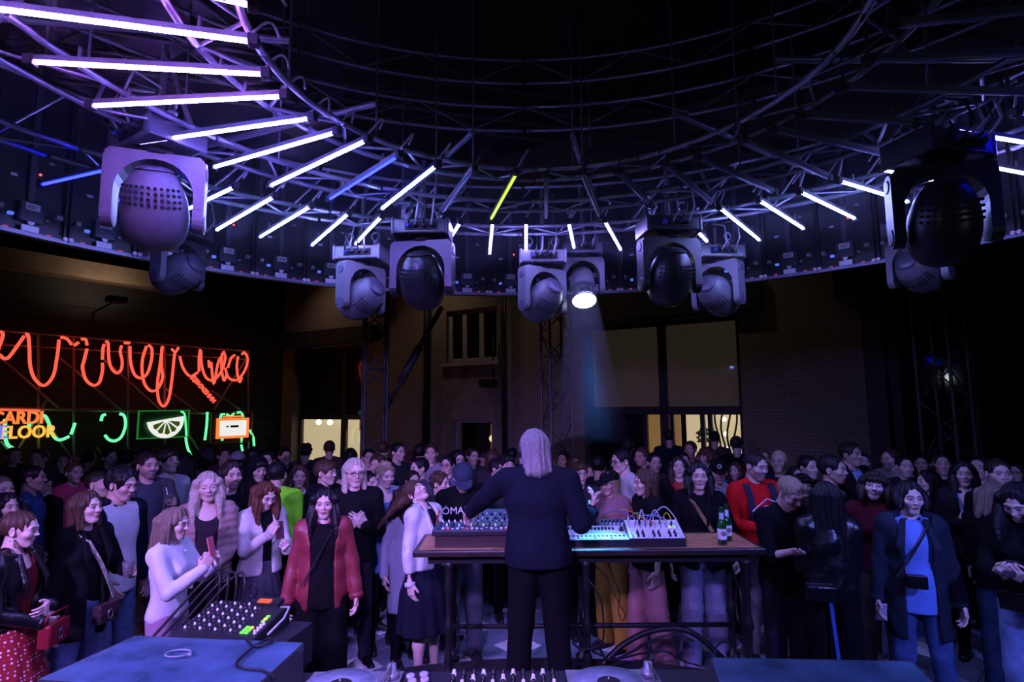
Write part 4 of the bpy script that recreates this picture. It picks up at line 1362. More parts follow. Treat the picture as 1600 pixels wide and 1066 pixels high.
#DEPTHS#
DEPTH.update({'leather': 3.77, 'bobcut': 4.27, 'whitetee': 4.72, 'phonegirl': 4.20, 'wavyblonde': 4.86, 'denimgirl': 5.17, 'burgundy': 4.64, 'glassesman': 5.34, 'curlyblonde': 5.84, 'leanback': 5.13, 'capman': 5.56, 'greycoat': 5.51, 'bobprofile': 5.36, 'blazerwoman': 5.30, 'redsweat': 5.50, 'lookdown': 4.77, 'backhair': 4.35, 'turtleneck': 4.83, 'navycoat': 4.38, 'edgephone': 4.00, 'backblonde': 4.72, 'vneck': 5.50, 'edge1': 4.70, 'edge2': 5.26, 'bluecollar': 5.70, 'lookleft': 6.11, 'pink': 6.57, 'cropped': 5.38, 'moustache': 5.80, 'chinup': 6.26, 'longman': 5.38, 'hiddenface': 5.77, 'hoodie': 6.20, 'neongreen': 5.72, 'greenjacket': 6.16, 'profileman': 5.90, 'behind1': 6.46, 'behind2': 6.22, 'lowbrow': 7.00, 'profl': 6.68, 'foreheadw': 6.24, 'curlydark': 5.93, 'specs': 7.01, 'suit': 8.31, 'shoulder': 6.60, 'ear': 7.08, 'rspecs': 6.12, 'rwoman': 7.01, 'beigecoat': 6.15, 'smoker': 5.74, 'redstrap': 6.56, 'fringe': 7.73, 'cap2': 6.24, 'behindred': 7.34, 'between': 5.70, 'behindhead': 7.00, 'rprof': 5.27, 'tallprof': 6.45, 'forehead': 7.39, 'longback': 6.78, 'greyhoodie': 6.93, 'behindcoat': 7.03, 'darkhead': 5.95, 'rman': 5.04, 'rspecw': 6.40, 'back0': 8.60, 'back1': 7.50, 'back2': 7.95, 'back3': 8.41, 'back4': 8.02, 'back5': 7.78, 'back6': 7.53, 'back7': 8.08, 'back8': 7.84, 'back9': 8.73, 'back10': 8.45, 'back11': 7.91, 'back12': 7.61, 'back13': 7.29, 'back14': 8.00, 'back15': 8.80, 'back16': 9.20, 'back17': 8.33, 'back18': 7.90, 'back19': 8.68, 'back20': 7.74, 'back21': 8.52, 'back22': 8.12, 'back23': 7.68, 'back24': 7.44, 'back25': 7.88, 'back26': 7.54, 'back27': 8.54, 'back28': 7.89, 'back29': 7.44, 'back30': 6.56, 'back31': 8.24, 'back32': 7.44, 'back33': 6.98, 'back34': 10.09, 'back35': 7.21, 'back36': 8.20, 'back37': 9.91, 'back38': 8.67, 'back39': 6.91, 'back40': 6.48, 'back41': 6.06, 'back42': 6.39, 'back43': 6.46, 'back44': 5.93})
PEOPLE = {}
def person(key, px, py, H, yaw, label, hair='short', hc='dark', fem=0, tone='fair', top=None, jacket=None, legs=None, arms=('side', 'side'),
           head=(0, 0, 0), lean=0., sidelean=0., res=1, group=None, stance=.11, step=0., shoes='boot', shoec=(.015, .015, .018), sole=(.03, .03, .03), closed=False, beard=0.,
           lip=None, L=.3, extras=(), build=1., loc=None, floor=0., wide=1., apparent=True, hooded=None, fb=1., name='person', depth=None):
    """px, py: pixel of the crown; the distance follows from the height H of a figure standing on the floor."""
    global NP
    NP += 1
    rng = np.random.default_rng(NP * 7 + 3)
    s = H / 1.72
    if loc is None:
        depth = DEPTH.get(key, depth)
        if depth is not None:
            p = at(px, py, depth)
            # keep the crown on the pixel: height follows from the distance
            s = (p.z - floor) / 1.72
        else:
            p = atz(px, py, H + floor)
        loc = (p.x, p.y)
    bear = math.atan2(loc[0], loc[1])
    a = math.radians(yaw) - (bear if apparent else 0)
    root = empty(name, (loc[0], loc[1], floor), a, label, 'person', group)
    PEOPLE[key] = root
    sw = (.158 if fem else .182) * build
    Rl = ry(sidelean) @ rx(lean)
    hip = np.array([0, 0, .93])
    T = lambda p: (hip + Rl @ (np.array(p, float) - hip)) * s
    neckb = T((0, .018, 1.45))
    Rh = Rl @ rz(math.radians(head[0])) @ ry(math.radians(head[2])) @ rx(math.radians(head[1]))
    if not lean == 0:
        Rh = rz(math.radians(head[0])) @ ry(math.radians(head[2])) @ rx(math.radians(head[1]) + lean * .4)
    hs = s * (.97 if fem else 1.0)
    piv = T((0, .02, 1.485))
    hc0 = piv + Rh @ (np.array([0, -.022, .112]) * hs)
    Hp = lambda p: hc0 + Rh @ (np.array(p, float) * hs)
    sh, el, wr, hd = {}, {}, {}, {}
    for i, sx in enumerate((-1, 1)):                  # arms[0] = viewer's left when the figure faces the camera
        A = ARM[arms[i]] if isinstance(arms[i], str) else arms[i]
        sh[sx] = T((sx * sw, .012, 1.395))
        w = np.array(A[0], float)
        w = np.array([w[0] * sx, w[1], w[2]]) * s
        e, w = ik(sh[sx], w, .285 * s, .25 * s, A[4] if len(A) > 4 else np.array([sx * .55, .55, -.7]))
        if len(A) > 4:
            e, w = ik(sh[sx], w, .285 * s, .25 * s, (sx * A[4][0], A[4][1], A[4][2]))
        el[sx], wr[sx] = e, w
        d = unit(w - e) if A[2] is None else unit((A[2][0] * sx, A[2][1], A[2][2]))
        n = unit((A[3][0] * sx, A[3][1], A[3][2]))
        hd[sx] = (A[1], d, n)
    legj = {}
    for sx in (-1, 1):
        hipj = np.array([sx * .088, 0, .90]) * s
        ank = np.array([sx * stance, (sx * step), .085]) * s
        kn = (hipj + ank) / 2 + np.array([0, -.02, .01]) * s
        legj[sx] = (hipj, kn, ank)
    hh = {2: .0042, 1: .0060, 0: .0095}[res]          # head voxel
    bh = {2: .0125, 1: .0165, 0: .026}[res]           # cloth voxel
    # ---- body: head, neck, limbs and hands
    tn = TONES[tone]
    HP_, HQ = head_template(fem, hh)
    hw = np.array([rng.uniform(.96, 1.04), 1, rng.uniform(.97, 1.03)])
    hcol = HAIRC[hc] if isinstance(hc, str) else hc
    cols = [head_cols(HP_, tn, lip or ((.44, .17, .18) if fem else (.42, .23, .21)), tuple(np.array(hcol) * .5 + .008), closed, beard)]
    Ps, Qs = [hc0 + (HP_ * hw * hs) @ Rh.T], [HQ]
    nv = len(HP_)
    hl = {2: .0042, 1: .0055, 0: .009}[res]
    for sx in (-1, 1):
        nm, d, n = hd[sx]
        c, th, sp = HANDPOSE[nm]
        P, Q = hand_template(c, hl, th, sp)
        n = unit(n - d * (n @ d))
        zc = -n
        xc = np.cross(d, zc)
        # thumb side: for the figure's right hand (sx=-1) mirror
        M = np.stack([xc, d, zc], 1)
        # which way should the thumb point: forward/up
        pref = np.array([0, -.6, .8])
        Pm = P.copy()
        fl = 1
        if xc @ pref < 0:
            Pm[:, 0] *= -1
            fl = -1
        Ps.append(wr[sx] + (Pm * s * (.93 if fem else 1.)) @ M.T)
        Qs.append((Q if fl > 0 else Q[:, ::-1]) + nv)
        cols.append(np.tile(np.array(tn), (len(P), 1)) * (1 + .05 * np.sin(P[:, :1] * 130)))
        nv += len(P)
    lo = np.minimum.reduce([neckb, *sh.values(), *el.values(), *wr.values(), *[j for q in legj.values() for j in q]]) - .16
    hi = np.maximum.reduce([neckb, *sh.values(), *el.values(), *wr.values(), *[j for q in legj.values() for j in q]]) + .16
    lo[2] = -.02
    def torso(g, e, low=.85, bust=True, k=.05):
        b = build
        g.cone(T((-sw * .92, .012, 1.392)), T((sw * .92, .012, 1.392)), (.056 + e) * s, (.056 + e) * s, k=.0)
        for sx in (-1, 1):
            g.cone(T((sx * .035, .02, 1.47)), T((sx * .13, .016, 1.42)), (.03 + e * .6) * s, (.036 + e) * s, k=.03)
        g.ell(T((0, .0, 1.27)), np.array([(.152 if fem else .172) * b + e, .112 * b + e, .17]) * s, R=Rl, k=k)
        g.ell(T((0, .0, 1.10)), np.array([(.128 if fem else .15) * b + e, .1 * b + e, .17]) * s, R=Rl, k=k)
        if fem and bust:
            for sx in (-1, 1):
                g.ell(T((sx * .068, -.083, 1.265)), np.array([.06 + e, .052 + e, .06]) * s, R=Rl, k=.04)
        g.ell(np.array([0, .008, .95]) * s, np.array([(.165 if fem else .16) * b + e, .112 * b + e, .14]) * s, k=k)
    def sleeves(g, e, frac=1., k=.03, cuff=0.):
        for sx in (-1, 1):
            r0, r1, r2 = .047 * build + e, .037 * build + e, .027 * build + e
            if frac <= .5:
                g.cone(sh[sx], sh[sx] + (el[sx] - sh[sx]) * frac * 2, r0 * s, (r0 - .004) * s, k=k)
            else:
                g.cone(sh[sx], sh[sx] + (el[sx] - sh[sx]) * .3, r0 * s, r0 * .96 * s, k=.03)
                g.cone(sh[sx], el[sx], r0 * s, r1 * s, k=.005)
                g.cone(el[sx], el[sx] + (wr[sx] - el[sx]) * (frac - .5) * 2, r1 * s, (r2 + cuff) * s, k=.008)
    if res > 0:
        g = G(lo, hi, bh * 1.25)
        torso(g, -.016, bust=False)
        sleeves(g, -.004 if top is None or (top[2] and top[2] < .9) else -.012)
        for sx in (-1, 1):
            a_, b_, c_ = legj[sx]
            g.cone(a_, b_, .072 * s, .045 * s, k=.03)
            cf = .05 if legs is not None and legs[0] == 'skirt' else .038
            g.cone(b_, b_ * .6 + c_ * .4 + np.array([0, .012, 0]), .045 * s, cf * s, k=.03)
            g.cone(b_ * .6 + c_ * .4 + np.array([0, .012, 0]), c_, cf * s, .032 * s, k=.03)
        g.cone(neckb - np.array([0, 0, .02]), Hp((0, .03, -.07)), (.05 if fem else .058) * s, (.044 if fem else .05) * s, k=.03)
        P, Q = g.net()
        Ps.append(P)
        Qs.append(Q + nv)
        cols.append(np.tile(np.array(tn), (len(P), 1)))
        nv += len(P)
    else:
        lo0 = lo.copy()
        lo0[2] = max(.72 * s, lo0[2])
        g = G(lo0, hi, .021)
        g.cone(neckb - np.array([0, 0, .05]), Hp((0, .02, -.06)), .058 * s, .052 * s, k=0)
        g.ell(T((0, 0, 1.2)), np.array([.13, .09, .26]) * s, R=Rl, k=.03)
        g.cone(sh[-1], sh[1], .045 * s, .045 * s, k=.03)
        for sx in (-1, 1):
            g.cone(sh[sx], el[sx], .038 * s, .034 * s, k=.02)
            g.cone(el[sx], wr[sx], .034 * s, .03 * s, k=.02)
        P, Q = g.net()
        Ps.append(P)
        Qs.append(Q + nv)
        cols.append(np.tile(np.array(tn), (len(P), 1)))
    link('body', np_mesh('body', np.concatenate(Ps), np.concatenate(Qs), SKIN, np.concatenate(cols)), root)
    # ---- hair
    if hair and hair != 'bald':
        lo_h, hi_h = hc0 - .2, hc0 + .2
        if hair in ('long', 'wavy', 'back', 'fringe', 'tail'):
            lo_h = lo_h - np.array([.04, .08, L])
            hi_h = hi_h + np.array([.04, .1, 0])
        if hair == 'flyback':
            lo_h, hi_h = lo_h - np.array([.05, .1, .35]), hi_h + np.array([.05, .5, .05])
        g = G(lo_h, hi_h, {2: .0062, 1: .0085, 0: .013}[res])
        hair_sdf(g, hair, Hp, Rh, hs, rng, L=L, fb=fb)
        if hair not in ('curly', 'bun', 'crop') and res > 0:
            groove(g, Hp, Rh, .0026 if hair in ('short', 'quiff', 'bangs', 'messy') else .0036, 17, rng, 30. if hair == 'wavy' else 12.)
        net_obj('hair', g, hair_mat(hcol), root)
    # ---- clothing
    def col_kind(sp):
        return sp if isinstance(sp[0], tuple) else (sp, 'cloth')
    if top is not None:
        c, kd = col_kind(top[0])
        hem, slv = top[1], top[2]
        e = top[3] if len(top) > 3 else .010
        e = min(e, .006) if jacket is not None else e
        g = G(lo, hi, bh)
        torso(g, e, bust=jacket is None)
        if jacket is not None:
            slv = 0
        if slv:
            sleeves(g, e, slv)
        if hem < .93:
            g.cone(np.array([0, .005, 1.0]) * s, np.array([0, .005, hem + .02]) * s, (.155 * build + e) * s, (.165 * build + e) * s, k=.05, flat=((0, 1, 0), .74))
        g.folds(rng, (.0035 if jacket is None else .002) if res else .0, .14)
        if slv != 1. and False:
            pass
        g.cut(np.array([0, 0, hem]) * s, (0, 0, -1))
        nl = top[4] if len(top) > 4 else 'crew'
        if nl == 'crew':
            g.cone(T((0, .015, 1.47)), T((0, -.02, 1.62)), .055 * s, .08 * s, k=.012, op=-1)
        elif nl == 'scoop':
            g.cone(T((0, -.06, 1.43)), T((0, -.06, 1.62)), .085 * s, .11 * s, k=.012, op=-1)
        elif nl == 'vee':
            g.cone(T((0, -.11, 1.30)), T((0, -.05, 1.50)), .02 * s, .09 * s, k=.012, op=-1)
        elif nl == 'high':
            g.cone(neckb, Hp((0, .012, -.115)), .064 * s, .056 * s, k=.02)
        net_obj(top[5] if len(top) > 5 else 'shirt', g, cloth_mat(c, kd), root)
    if jacket is not None:
        c, kd = col_kind(jacket['c'])
        hem = jacket.get('hem', .86)
        e = jacket.get('e', .024)
        g = G(lo - np.array([.03, .03, 0]), hi + np.array([.03, .03, .03]), bh)
        torso(g, e, bust=False)
        if jacket.get('sleeve', 1.):
            sleeves(g, e * .6, jacket.get('sleeve', 1.), cuff=jacket.get('cuff', 0.))
        if hem < 1.0:
            g.cone(np.array([0, .005, 1.1]) * s, np.array([0, .005, hem + .02]) * s, (.15 * build + e) * s, (.162 * build + e) * s * wide, k=.05, flat=((0, 1, 0), .76))
        if jacket.get('quilt'):
            X = g.ax[2][None, None, :]
            g.f = g.f + (.005 * np.cos(X * 2 * math.pi / .062)).astype(np.float32)
        g.folds(rng, .0045 if res else .0, .13)
        g.cut(np.array([0, 0, hem]) * s, (0, 0, -1))
        op = jacket.get('open', .0)
        if op:                                        # open front: a wedge from hem to collar
            ob = jacket.get('openb', op)
            X, Y, Z = g.ax[0][:, None, None], g.ax[1][None, :, None], g.ax[2][None, None, :]
            q = np.stack(np.broadcast_arrays(X, Y, Z), 0).reshape(3, -1) / s
            q = (Rl.T @ (q - hip[:, None])) + hip[:, None]
            q = q.reshape(3, *g.f.shape)
            wz = np.interp(q[2], [hem, 1.15, 1.42, 1.5], [ob, op, op * 1.1 + .01, op + .04])
            d = np.maximum(np.abs(q[0] - jacket.get('ox', 0.)) - wz, q[1] + .02)
            arm = np.minimum(1, 1)
            keep = np.full(g.f.shape, 1., np.float32)
            for sx in (-1, 1):                        # never cut the sleeves
                for (u, v) in ((sh[sx], el[sx]), (el[sx], wr[sx])):
                    ba = v - u
                    t = np.clip(((X - u[0]) * ba[0] + (Y - u[1]) * ba[1] + (Z - u[2]) * ba[2]) / (ba @ ba), 0, 1)
                    keep = np.minimum(keep, np.sqrt((X - u[0] - t * ba[0]) ** 2 + (Y - u[1] - t * ba[1]) ** 2 + (Z - u[2] - t * ba[2]) ** 2) - .075 * s)
            d = np.maximum(d * s, -keep)
            g.f = np.maximum(g.f, (-d).astype(np.float32))
        g.cone(T((0, .0, 1.475)), T((0, -.03, 1.62)), .062 * s, .085 * s, k=.012, op=-1)
        j = net_obj(jacket.get('name', 'jacket'), g, cloth_mat(c, kd), root)
        if res == 2 and jacket.get('sleeve', 1.) == 1.:
            for sx in (-1, 1):
                d_ = unit(wr[sx] - el[sx])
                rc = (.027 * build + e * .6 + jacket.get('cuff', 0.) + .003) * s
                cu_ = MB().lathe([(rc * .8, -.02), (rc, -.017), (rc * 1.02, .012), (rc * .85, .018)], 16)
                cu_.build('cuff', cloth_mat(jacket['cc'], kd) if jacket.get('cc') else cloth_mat(c, kd), j, Matrix.Translation(Vector(wr[sx] + d_ * .004)) @ Vector((0, 0, 1)).rotation_difference(Vector(d_)).to_matrix().to_4x4())
        if jacket.get('collar', True) and res > 0:    # turned collar and lapels
            g = G(T((0, 0, 1.40)) - .22, T((0, 0, 1.40)) + .22, bh * .8)
            pts = [T((.075 * math.sin(t), .028 - .075 * math.cos(t) * -1 * .8, 1.475 - .045 * (1 - math.cos(t)) * .5)) for t in np.linspace(-2.6, 2.6, 13)]
            for u, v in zip(pts, pts[1:]):
                g.cone(u, v, .021 * s, .021 * s, k=.008)
            if jacket.get('lapel'):
                for sx in (-1, 1):
                    o = max(jacket.get('open', .03), .03)
                    g.cone(T((sx * .07, -.07, 1.44)), T((sx * (o + .03), -.118 - e, 1.27)), .022 * s, .03 * s, k=.01, flat=((0, 1, 0), .45))
                    g.cone(T((sx * (o + .03), -.118 - e, 1.27)), T((sx * (o + .004), -.12 - e, 1.14)), .028 * s, .006 * s, k=.01, flat=((0, 1, 0), .45))
            cc = jacket.get('cc')
            o = net_obj('collar', g, cloth_mat(cc, kd) if cc else cloth_mat(c, kd), j)
    if hooded is not None:                            # hood worn up or lying on the shoulders
        g = G(hc0 - .25, hc0 + .2, bh)
        if hooded[1] == 'up':
            g.ell(Hp((0, .03, .03)), np.array([.108, .13, .125]) * hs, R=Rh, k=0)
            g.cone(Hp((0, .04, -.05)), T((0, .03, 1.43)), .1 * s, .12 * s, k=.04)
            g.ell(Hp((0, -.12, -.02)), np.array([.075, .11, .105]) * hs, R=Rh, k=.02, op=-1)
        else:
            for t in np.linspace(-1.7, 1.7, 9):
                g.ell(T((.1 * math.sin(t), .045 + .075 * math.cos(t), 1.45)), np.array([.045, .045, .05]) * s, k=.03)
        g.folds(rng, .004, .08)
        net_obj('hood', g, cloth_mat(hooded[0]), root)
    if legs is not None:
        kind, (c, kd) = legs[0], col_kind(legs[1])
        wd = legs[2] if len(legs) > 2 else 0.
        zt = 1.03
        l2, h2 = np.array([-.36, -.34, -.01]) * s, np.array([.36, .34, 1.06]) * s
        g = G(l2, h2, bh)
        if kind == 'skirt':
            zl = legs[3]
            X, Y, Z = g.ax[0][:, None, None], g.ax[1][None, :, None], g.ax[2][None, None, :]
            t = np.clip((zt * s - Z) / ((zt - zl) * s), 0, 1)
            th = np.arctan2(X, Y + 1e-4)
            r = (.135 + (.05 + wd) * np.minimum(t * 2.2, 1) ** .8 + wd * t) * s + .012 * t * np.sin(th * 13 + 3 * t)
            d = (np.sqrt(X ** 2 + (Y / .8) ** 2) - r) * .85
            g.f = np.maximum(np.maximum(d, Z - zt * s), zl * s - Z).astype(np.float32)
            net_obj('skirt', g, cloth_mat(c, kd), root)
        else:
            g.ell(np.array([0, .008, .95]) * s, np.array([(.168 if fem else .163) * build, .118 * build, .14]) * s, k=0)
            for sx in (-1, 1):
                a_, b_, c_ = legj[sx]
                g.cone(a_, b_, (.087 + wd * .3) * s * build, (.06 + wd) * s, k=.025)
                g.cone(b_, c_ + (c_ - b_) * .03, (.06 + wd) * s, (.047 + wd * 1.1) * s, k=.02)
            g.folds(rng, .003 if kd != 'denim' else .004, .17)
            g.cut(np.array([0, 0, zt - .02]) * s, (0, 0, 1))
            g.cut(np.array([0, 0, legs[3] if len(legs) > 3 else .045]) * s, (0, 0, -1))
            net_obj('trousers', g, cloth_mat(c, kd), root)
    if res > 0 and shoes:
        A, B = shoe_mesh(shoes)
        for sx in (-1, 1):
            an = legj[sx][2]
            M = Matrix.Translation((an[0], an[1] - .02, 0)) @ Matrix.Rotation(sx * .2, 4, 'Z') @ Matrix.Diagonal((s, s, s, 1))
            o = link('shoe', A, root, cloth_mat(shoec, 'leather'), M)
            link('sole', B, o, cloth_mat(sole))
    # ---- things worn
    HM = Matrix.Translation(hc0) @ Matrix(Rh.tolist()).to_4x4() @ Matrix.Diagonal((hs, hs, hs, 1))
    for ex in extras:
        if ex[0] == 'glasses':
            m = mat('spectacle_frame', (.02, .02, .022), .35)
            b = MB()
            for sx in (-1, 1):
                b.tube([(sx * .032 + .021 * math.cos(t), -.112 + .006 * abs(math.cos(t)), .010 + .017 * math.sin(t)) for t in np.linspace(0, 2 * math.pi, 14)[:-1]], .0026, 5, closed=True)
                b.tube([(sx * .053, -.108, .014), (sx * .078, -.06, .014), (sx * .086, .01, .012)], .0025, 5)
            b.tube([(-.011, -.114, .014), (.011, -.114, .014)], .0025, 5)
            b.build('glasses', m, root, HM)
        elif ex[0] == 'cap':
            m = cloth_mat(ex[1])
            g = G((-.13, -.2, -.02), (.13, .16, .16), .009)
            g.ell((0, .015, .04), (.1, .122, .101), k=0)
            g.cut((0, 0, .038), (0, -.12, -1))
            o = link('cap', np_mesh('cap', *g.net(), m), root, None, HM)
            g = G((-.13, -.22, -.02), (.13, .0, .1), .006)
            back = len(ex) > 2 and ex[2] == 'back'
            g.ell((0, -.11, .045), (.08, .075, .012), R=rx(.22), k=0)
            g.ell((0, .0, .04), (.088, .105, .05), k=0, op=-1)
            link('brim', np_mesh('brim', *g.net(), m), o, None, Matrix.Rotation(math.pi if back else 0, 4, 'Z'))
            if len(ex) > 3:
                b = MB()
                b.tube([(.018 * math.cos(t), -.107 + .0, .088 + .018 * math.sin(t)) for t in np.linspace(0, 6.28, 14)[:-1]], .006, 5, closed=True)
                b.build('cap_emblem', mat('emblem_white', (.8, .8, .8), .6), o)
        elif ex[0] == 'earring':
            for sx in (-1, 1):
                b = MB()
                b.tube([(sx * .088 + .0, .005 + .013 * math.sin(t), -.055 - .018 * math.cos(t)) for t in np.linspace(0, 6.28, 14)[:-1]], .0045, 6, closed=True)
                b.build('earring', mat('earring_white', (.85, .82, .85), .3), root, HM)
        elif ex[0] == 'headphones':
            b = MB()
            b.tube([(.098 * math.sin(t), .01, .02 + .105 * math.cos(t)) for t in np.linspace(-1.75, 1.75, 17)], .009, 8)
            o = b.build('headphones', mat('phones_black', (.015, .015, .017), .35), root, HM)
            for sx in (-1, 1):
                link('ear_cup', MB().lathe([(.03, -.018), (.042, -.012), (.042, .008), (.03, .014)], 18).mesh('ear_cup', mat('phones_black')), o, None,
                     Matrix.Translation((sx * .1, .01, -.005)) @ Matrix.Rotation(math.pi / 2 * sx, 4, 'Y'))
        elif ex[0] == 'strap':                         # a strap across the chest: from one shoulder to the other hip
            sx = ex[1]
            pts = []
            e = ex[3] if len(ex) > 3 else .045
            for t in np.linspace(0, 1, 9):
                x = sx * (.10 - .25 * t)
                z = 1.45 - (1.45 - (ex[4] if len(ex) > 4 else 1.0)) * t
                y = -(.06 + .07 * math.sin(min(t * 2.2, 1.57))) - e + .03 * t
                if t == 0:
                    y = -.02
                pts.append(T((x, y, z)))
            w_ = ex[5] if len(ex) > 5 else .013
            b = MB()
            for u, v in zip(pts, pts[1:]):
                u, v = Vector(u), Vector(v)
                M = seg_matrix(u, v)
                b.box(-w_, w_, -.004, .004, -.03, 1.03, M)
            b.build('strap', ex[2], root)
        elif ex[0] == 'backstraps':
            for sx in (-1, 1):
                b = MB()
                pts = [T((sx * .115, y, z)) for y, z in ((.08, 1.43), (.01, 1.468), (-.06, 1.44), (-.112, 1.34), (-.122, 1.2), (-.08, 1.1))]
                for u, v in zip(pts, pts[1:]):
                    b.box(-.03, .03, -.006, .006, -.02, 1.02, seg_matrix(u, v))
                b.build('shoulder_strap', ex[1], root)
        elif ex[0] == 'buttons':                       # (gap, count, z0, z1, material[, offset to one side])
            for q in range(ex[2]):
                z = ex[3] + (ex[4] - ex[3]) * q / (ex[2] - 1)
                p = T((ex[6] if len(ex) > 6 else 0., -.112 * math.sqrt(max(.2, 1 - ((z - 1.2) / .34) ** 2)) - ex[1], z))
                link('button', BUTTON, root, ex[5], Matrix.Translation(Vector(p)) @ Matrix.Rotation(math.pi / 2, 4, 'X'))
        elif ex[0] == 'print':                         # lettering on the chest
            zc = ex[4] if len(ex) > 4 else 1.28
            yb = ex[5] if len(ex) > 5 else -.16
            p = T((ex[6] if len(ex) > 6 else 0, yb, zc))
            M = Matrix.Translation(p) @ Matrix.Rotation(math.pi / 2 - .12 + lean, 4, 'X') @ Matrix.Rotation(ex[7] if len(ex) > 7 else 0, 4, 'Z')
            text('chest_print', ex[1], ex[2] * s, ex[3], root, M, ext=.004)
    fr = {'root': root, 's': s, 'wr': wr, 'hd': hd, 'Hp': Hp, 'T': T, 'sh': sh, 'el': el, 'M': root.matrix_basis.copy()}
    fr['M'] = Matrix.Translation((loc[0], loc[1], floor)) @ Matrix.Rotation(a, 4, 'Z')
    return fr
def grip_point(fr, sx, off=.075, out=.035):           # world point inside a closed hand, and the hand's frame
    nm, d, n = fr['hd'][sx]
    n = unit(n - d * (n @ d))
    p = fr['wr'][sx] + d * off * fr['s'] + n * out * fr['s']
    return fr['M'] @ Vector(p), (fr['M'].to_3x3() @ Vector(d)), (fr['M'].to_3x3() @ Vector(n))
# ---------------------------------------------------------------- mixing desk and what stands on it
TZ = at(900, 858, 4.3).z
fl_, fr_ = at(645, 858, 4.28), at(1190, 855, 4.34)
bl_, br_ = at(692, 836, 4.80), at(1150, 833, 4.84)
M_wood = mat('worn_table_wood', (.5, .26, .13), .4, var=.55, scale=6, bump=.3, stretch=(1.2, 9, 9))
M_edge = mat('dark_table_edge', (.03, .022, .02), .3, var=.3, scale=12)
M_iron = mat('black_cast_iron', (.012, .012, .013), .42, bump=.4, scale=60)
tb = empty('mixing_desk', ((fl_.x + fr_.x) / 2, 4.55, STZ), 0, 'long wooden-topped table with ornate black iron legs on stage', 'table')
to = Vector(((fl_.x + fr_.x) / 2, 4.55, STZ))
tx = (fr_.x - fl_.x) / 2
zt = TZ - STZ
for k in range(4):                                     # boards of the top
    y0 = -.24 + k * .12
    MB().box(-tx + .03, tx - .03, y0 + .001, y0 + .119, zt - .025, zt - .002).build('board', M_wood, tb)
for x0, x1, y0, y1 in ((-tx, tx, -.28, -.24), (-tx, tx, .24, .28), (-tx, -tx + .03, -.24, .24), (tx - .03, tx, -.24, .24)):
    MB().box(x0, x1, y0, y1, zt - .045, zt, bev=.006).build('edge_strip', M_edge, tb)
M_lip = mat('metal_lip', (.5, .5, .52), .25, metal=.9)
MB().box(-tx, tx, -.284, -.28, zt - .012, zt - .004).build('metal_lip', M_lip, tb)
MB().box(-tx + .1, tx - .1, -.2, .2, zt - .11, zt - .045).build('apron', M_iron, tb)
legx = [at(702, 900, 4.4).x - to.x, at(915, 900, 4.4).x - to.x, at(1160, 900, 4.45).x - to.x]
_prof = [(.05, 0), (.052, .03), (.028, .05), (.024, .12), (.034, .15), (.022, .19), (.024, .32), (.04, .35), (.03, .40), (.022, .44), (.024, .6), (.036, .64), (.026, .70), (.03, zt - .14), (.045, zt - .1)]
for i, x in enumerate(legx):
    for y in (-.17, .17):
        MB().lathe(_prof, 12).build('leg', M_iron, tb, Matrix.Translation((x, y, 0)))
    b = MB()
    b.tube([(x, -.17, .2), (x, .17, .2)], .016, 8).tube([(x, .05 * math.cos(t) * 1.2, .45 + .14 * math.sin(t)) for t in np.linspace(0, 6.283, 17)[:-1]], .011, 6, closed=True)
    b.tube([(x, -.16, .72), (x, -.05, .62), (x, 0, .6), (x, .05, .62), (x, .16, .72)], .012, 6)
    b.build('leg_scrollwork', M_iron, tb)
zc = at(900, 990, 4.5).z - STZ
MB().tube([(legx[0], .1, zc), (legx[2], .1, zc)], .019, 8).build('stretcher', M_iron, tb)
MB().tube(smooth([Vector(q) for q in ((legx[1] + .12, -.0, .02), (legx[1] + .3, .05, zc - .12), (legx[1] + .55, .08, zc - .03), (legx[2] - .35, .1, zc - .05), (legx[2] - .1, .1, .02))]), .022, 8).build('arched_brace', M_iron, tb)
def cable(pts, label, r=.006, m=None, n=6):
    o = MB().tube(smooth([Vector(p) for p in pts], n), r, 6).build('cable', m or M_cable)
    return tag(o, label, 'cable', 'cables around the mixing desk')
def T3(px, py, d):
    return at(px, py, d)
cable([T3(930, 885, 4.75), T3(945, 900, 4.72), T3(968, 945, 4.7), T3(977, 960, 4.7), T3(972, 970, 4.7), T3(966, 955, 4.7), T3(968, 930, 4.7), T3(960, 905, 4.7), T3(950, 880, 4.72)], 'thin black cable looping under the desk in the middle', .004)
cable([T3(918, 905, 4.3), T3(926, 915, 4.28), T3(938, 935, 4.27), T3(942, 960, 4.27), T3(943, 995, 4.27), T3(935, 1010, 4.27), T3(910, 1015, 4.3), T3(895, 1005, 4.3)], 'black cable hanging down the middle desk leg', .007)
def g3(px, py, h=.02):
    return atz(px, py, STZ + h)
cable([g3(925, 1018), g3(960, 1030), g3(1000, 1022), g3(1040, 1018), g3(1060, 1030), g3(1090, 1040), g3(1130, 1048)], 'black cable snaking over the stage carpet to the right', .008)
cable([T3(935, 1000, 4.4), T3(940, 1020, 4.4), T3(955, 1032, 4.4), T3(985, 1020, 4.5), T3(1020, 1000, 4.62), T3(1055, 992, 4.62), T3(1085, 1002, 4.6)], 'black cable wound round the desk stretcher', .009)
cable([T3(715, 1010, 4.4), T3(710, 1020, 4.4), T3(722, 1025, 4.4), T3(733, 1010, 4.4), T3(728, 993, 4.45), T3(712, 992, 4.45)], 'round loop of cable hanging beside the left desk leg', .007)
cable([T3(1115, 1030, 4.3), T3(1120, 1010, 4.35), T3(1135, 1003, 4.4), T3(1148, 1015, 4.4), T3(1145, 1028, 4.4)], 'cable loop hanging beside the right desk leg', .007)

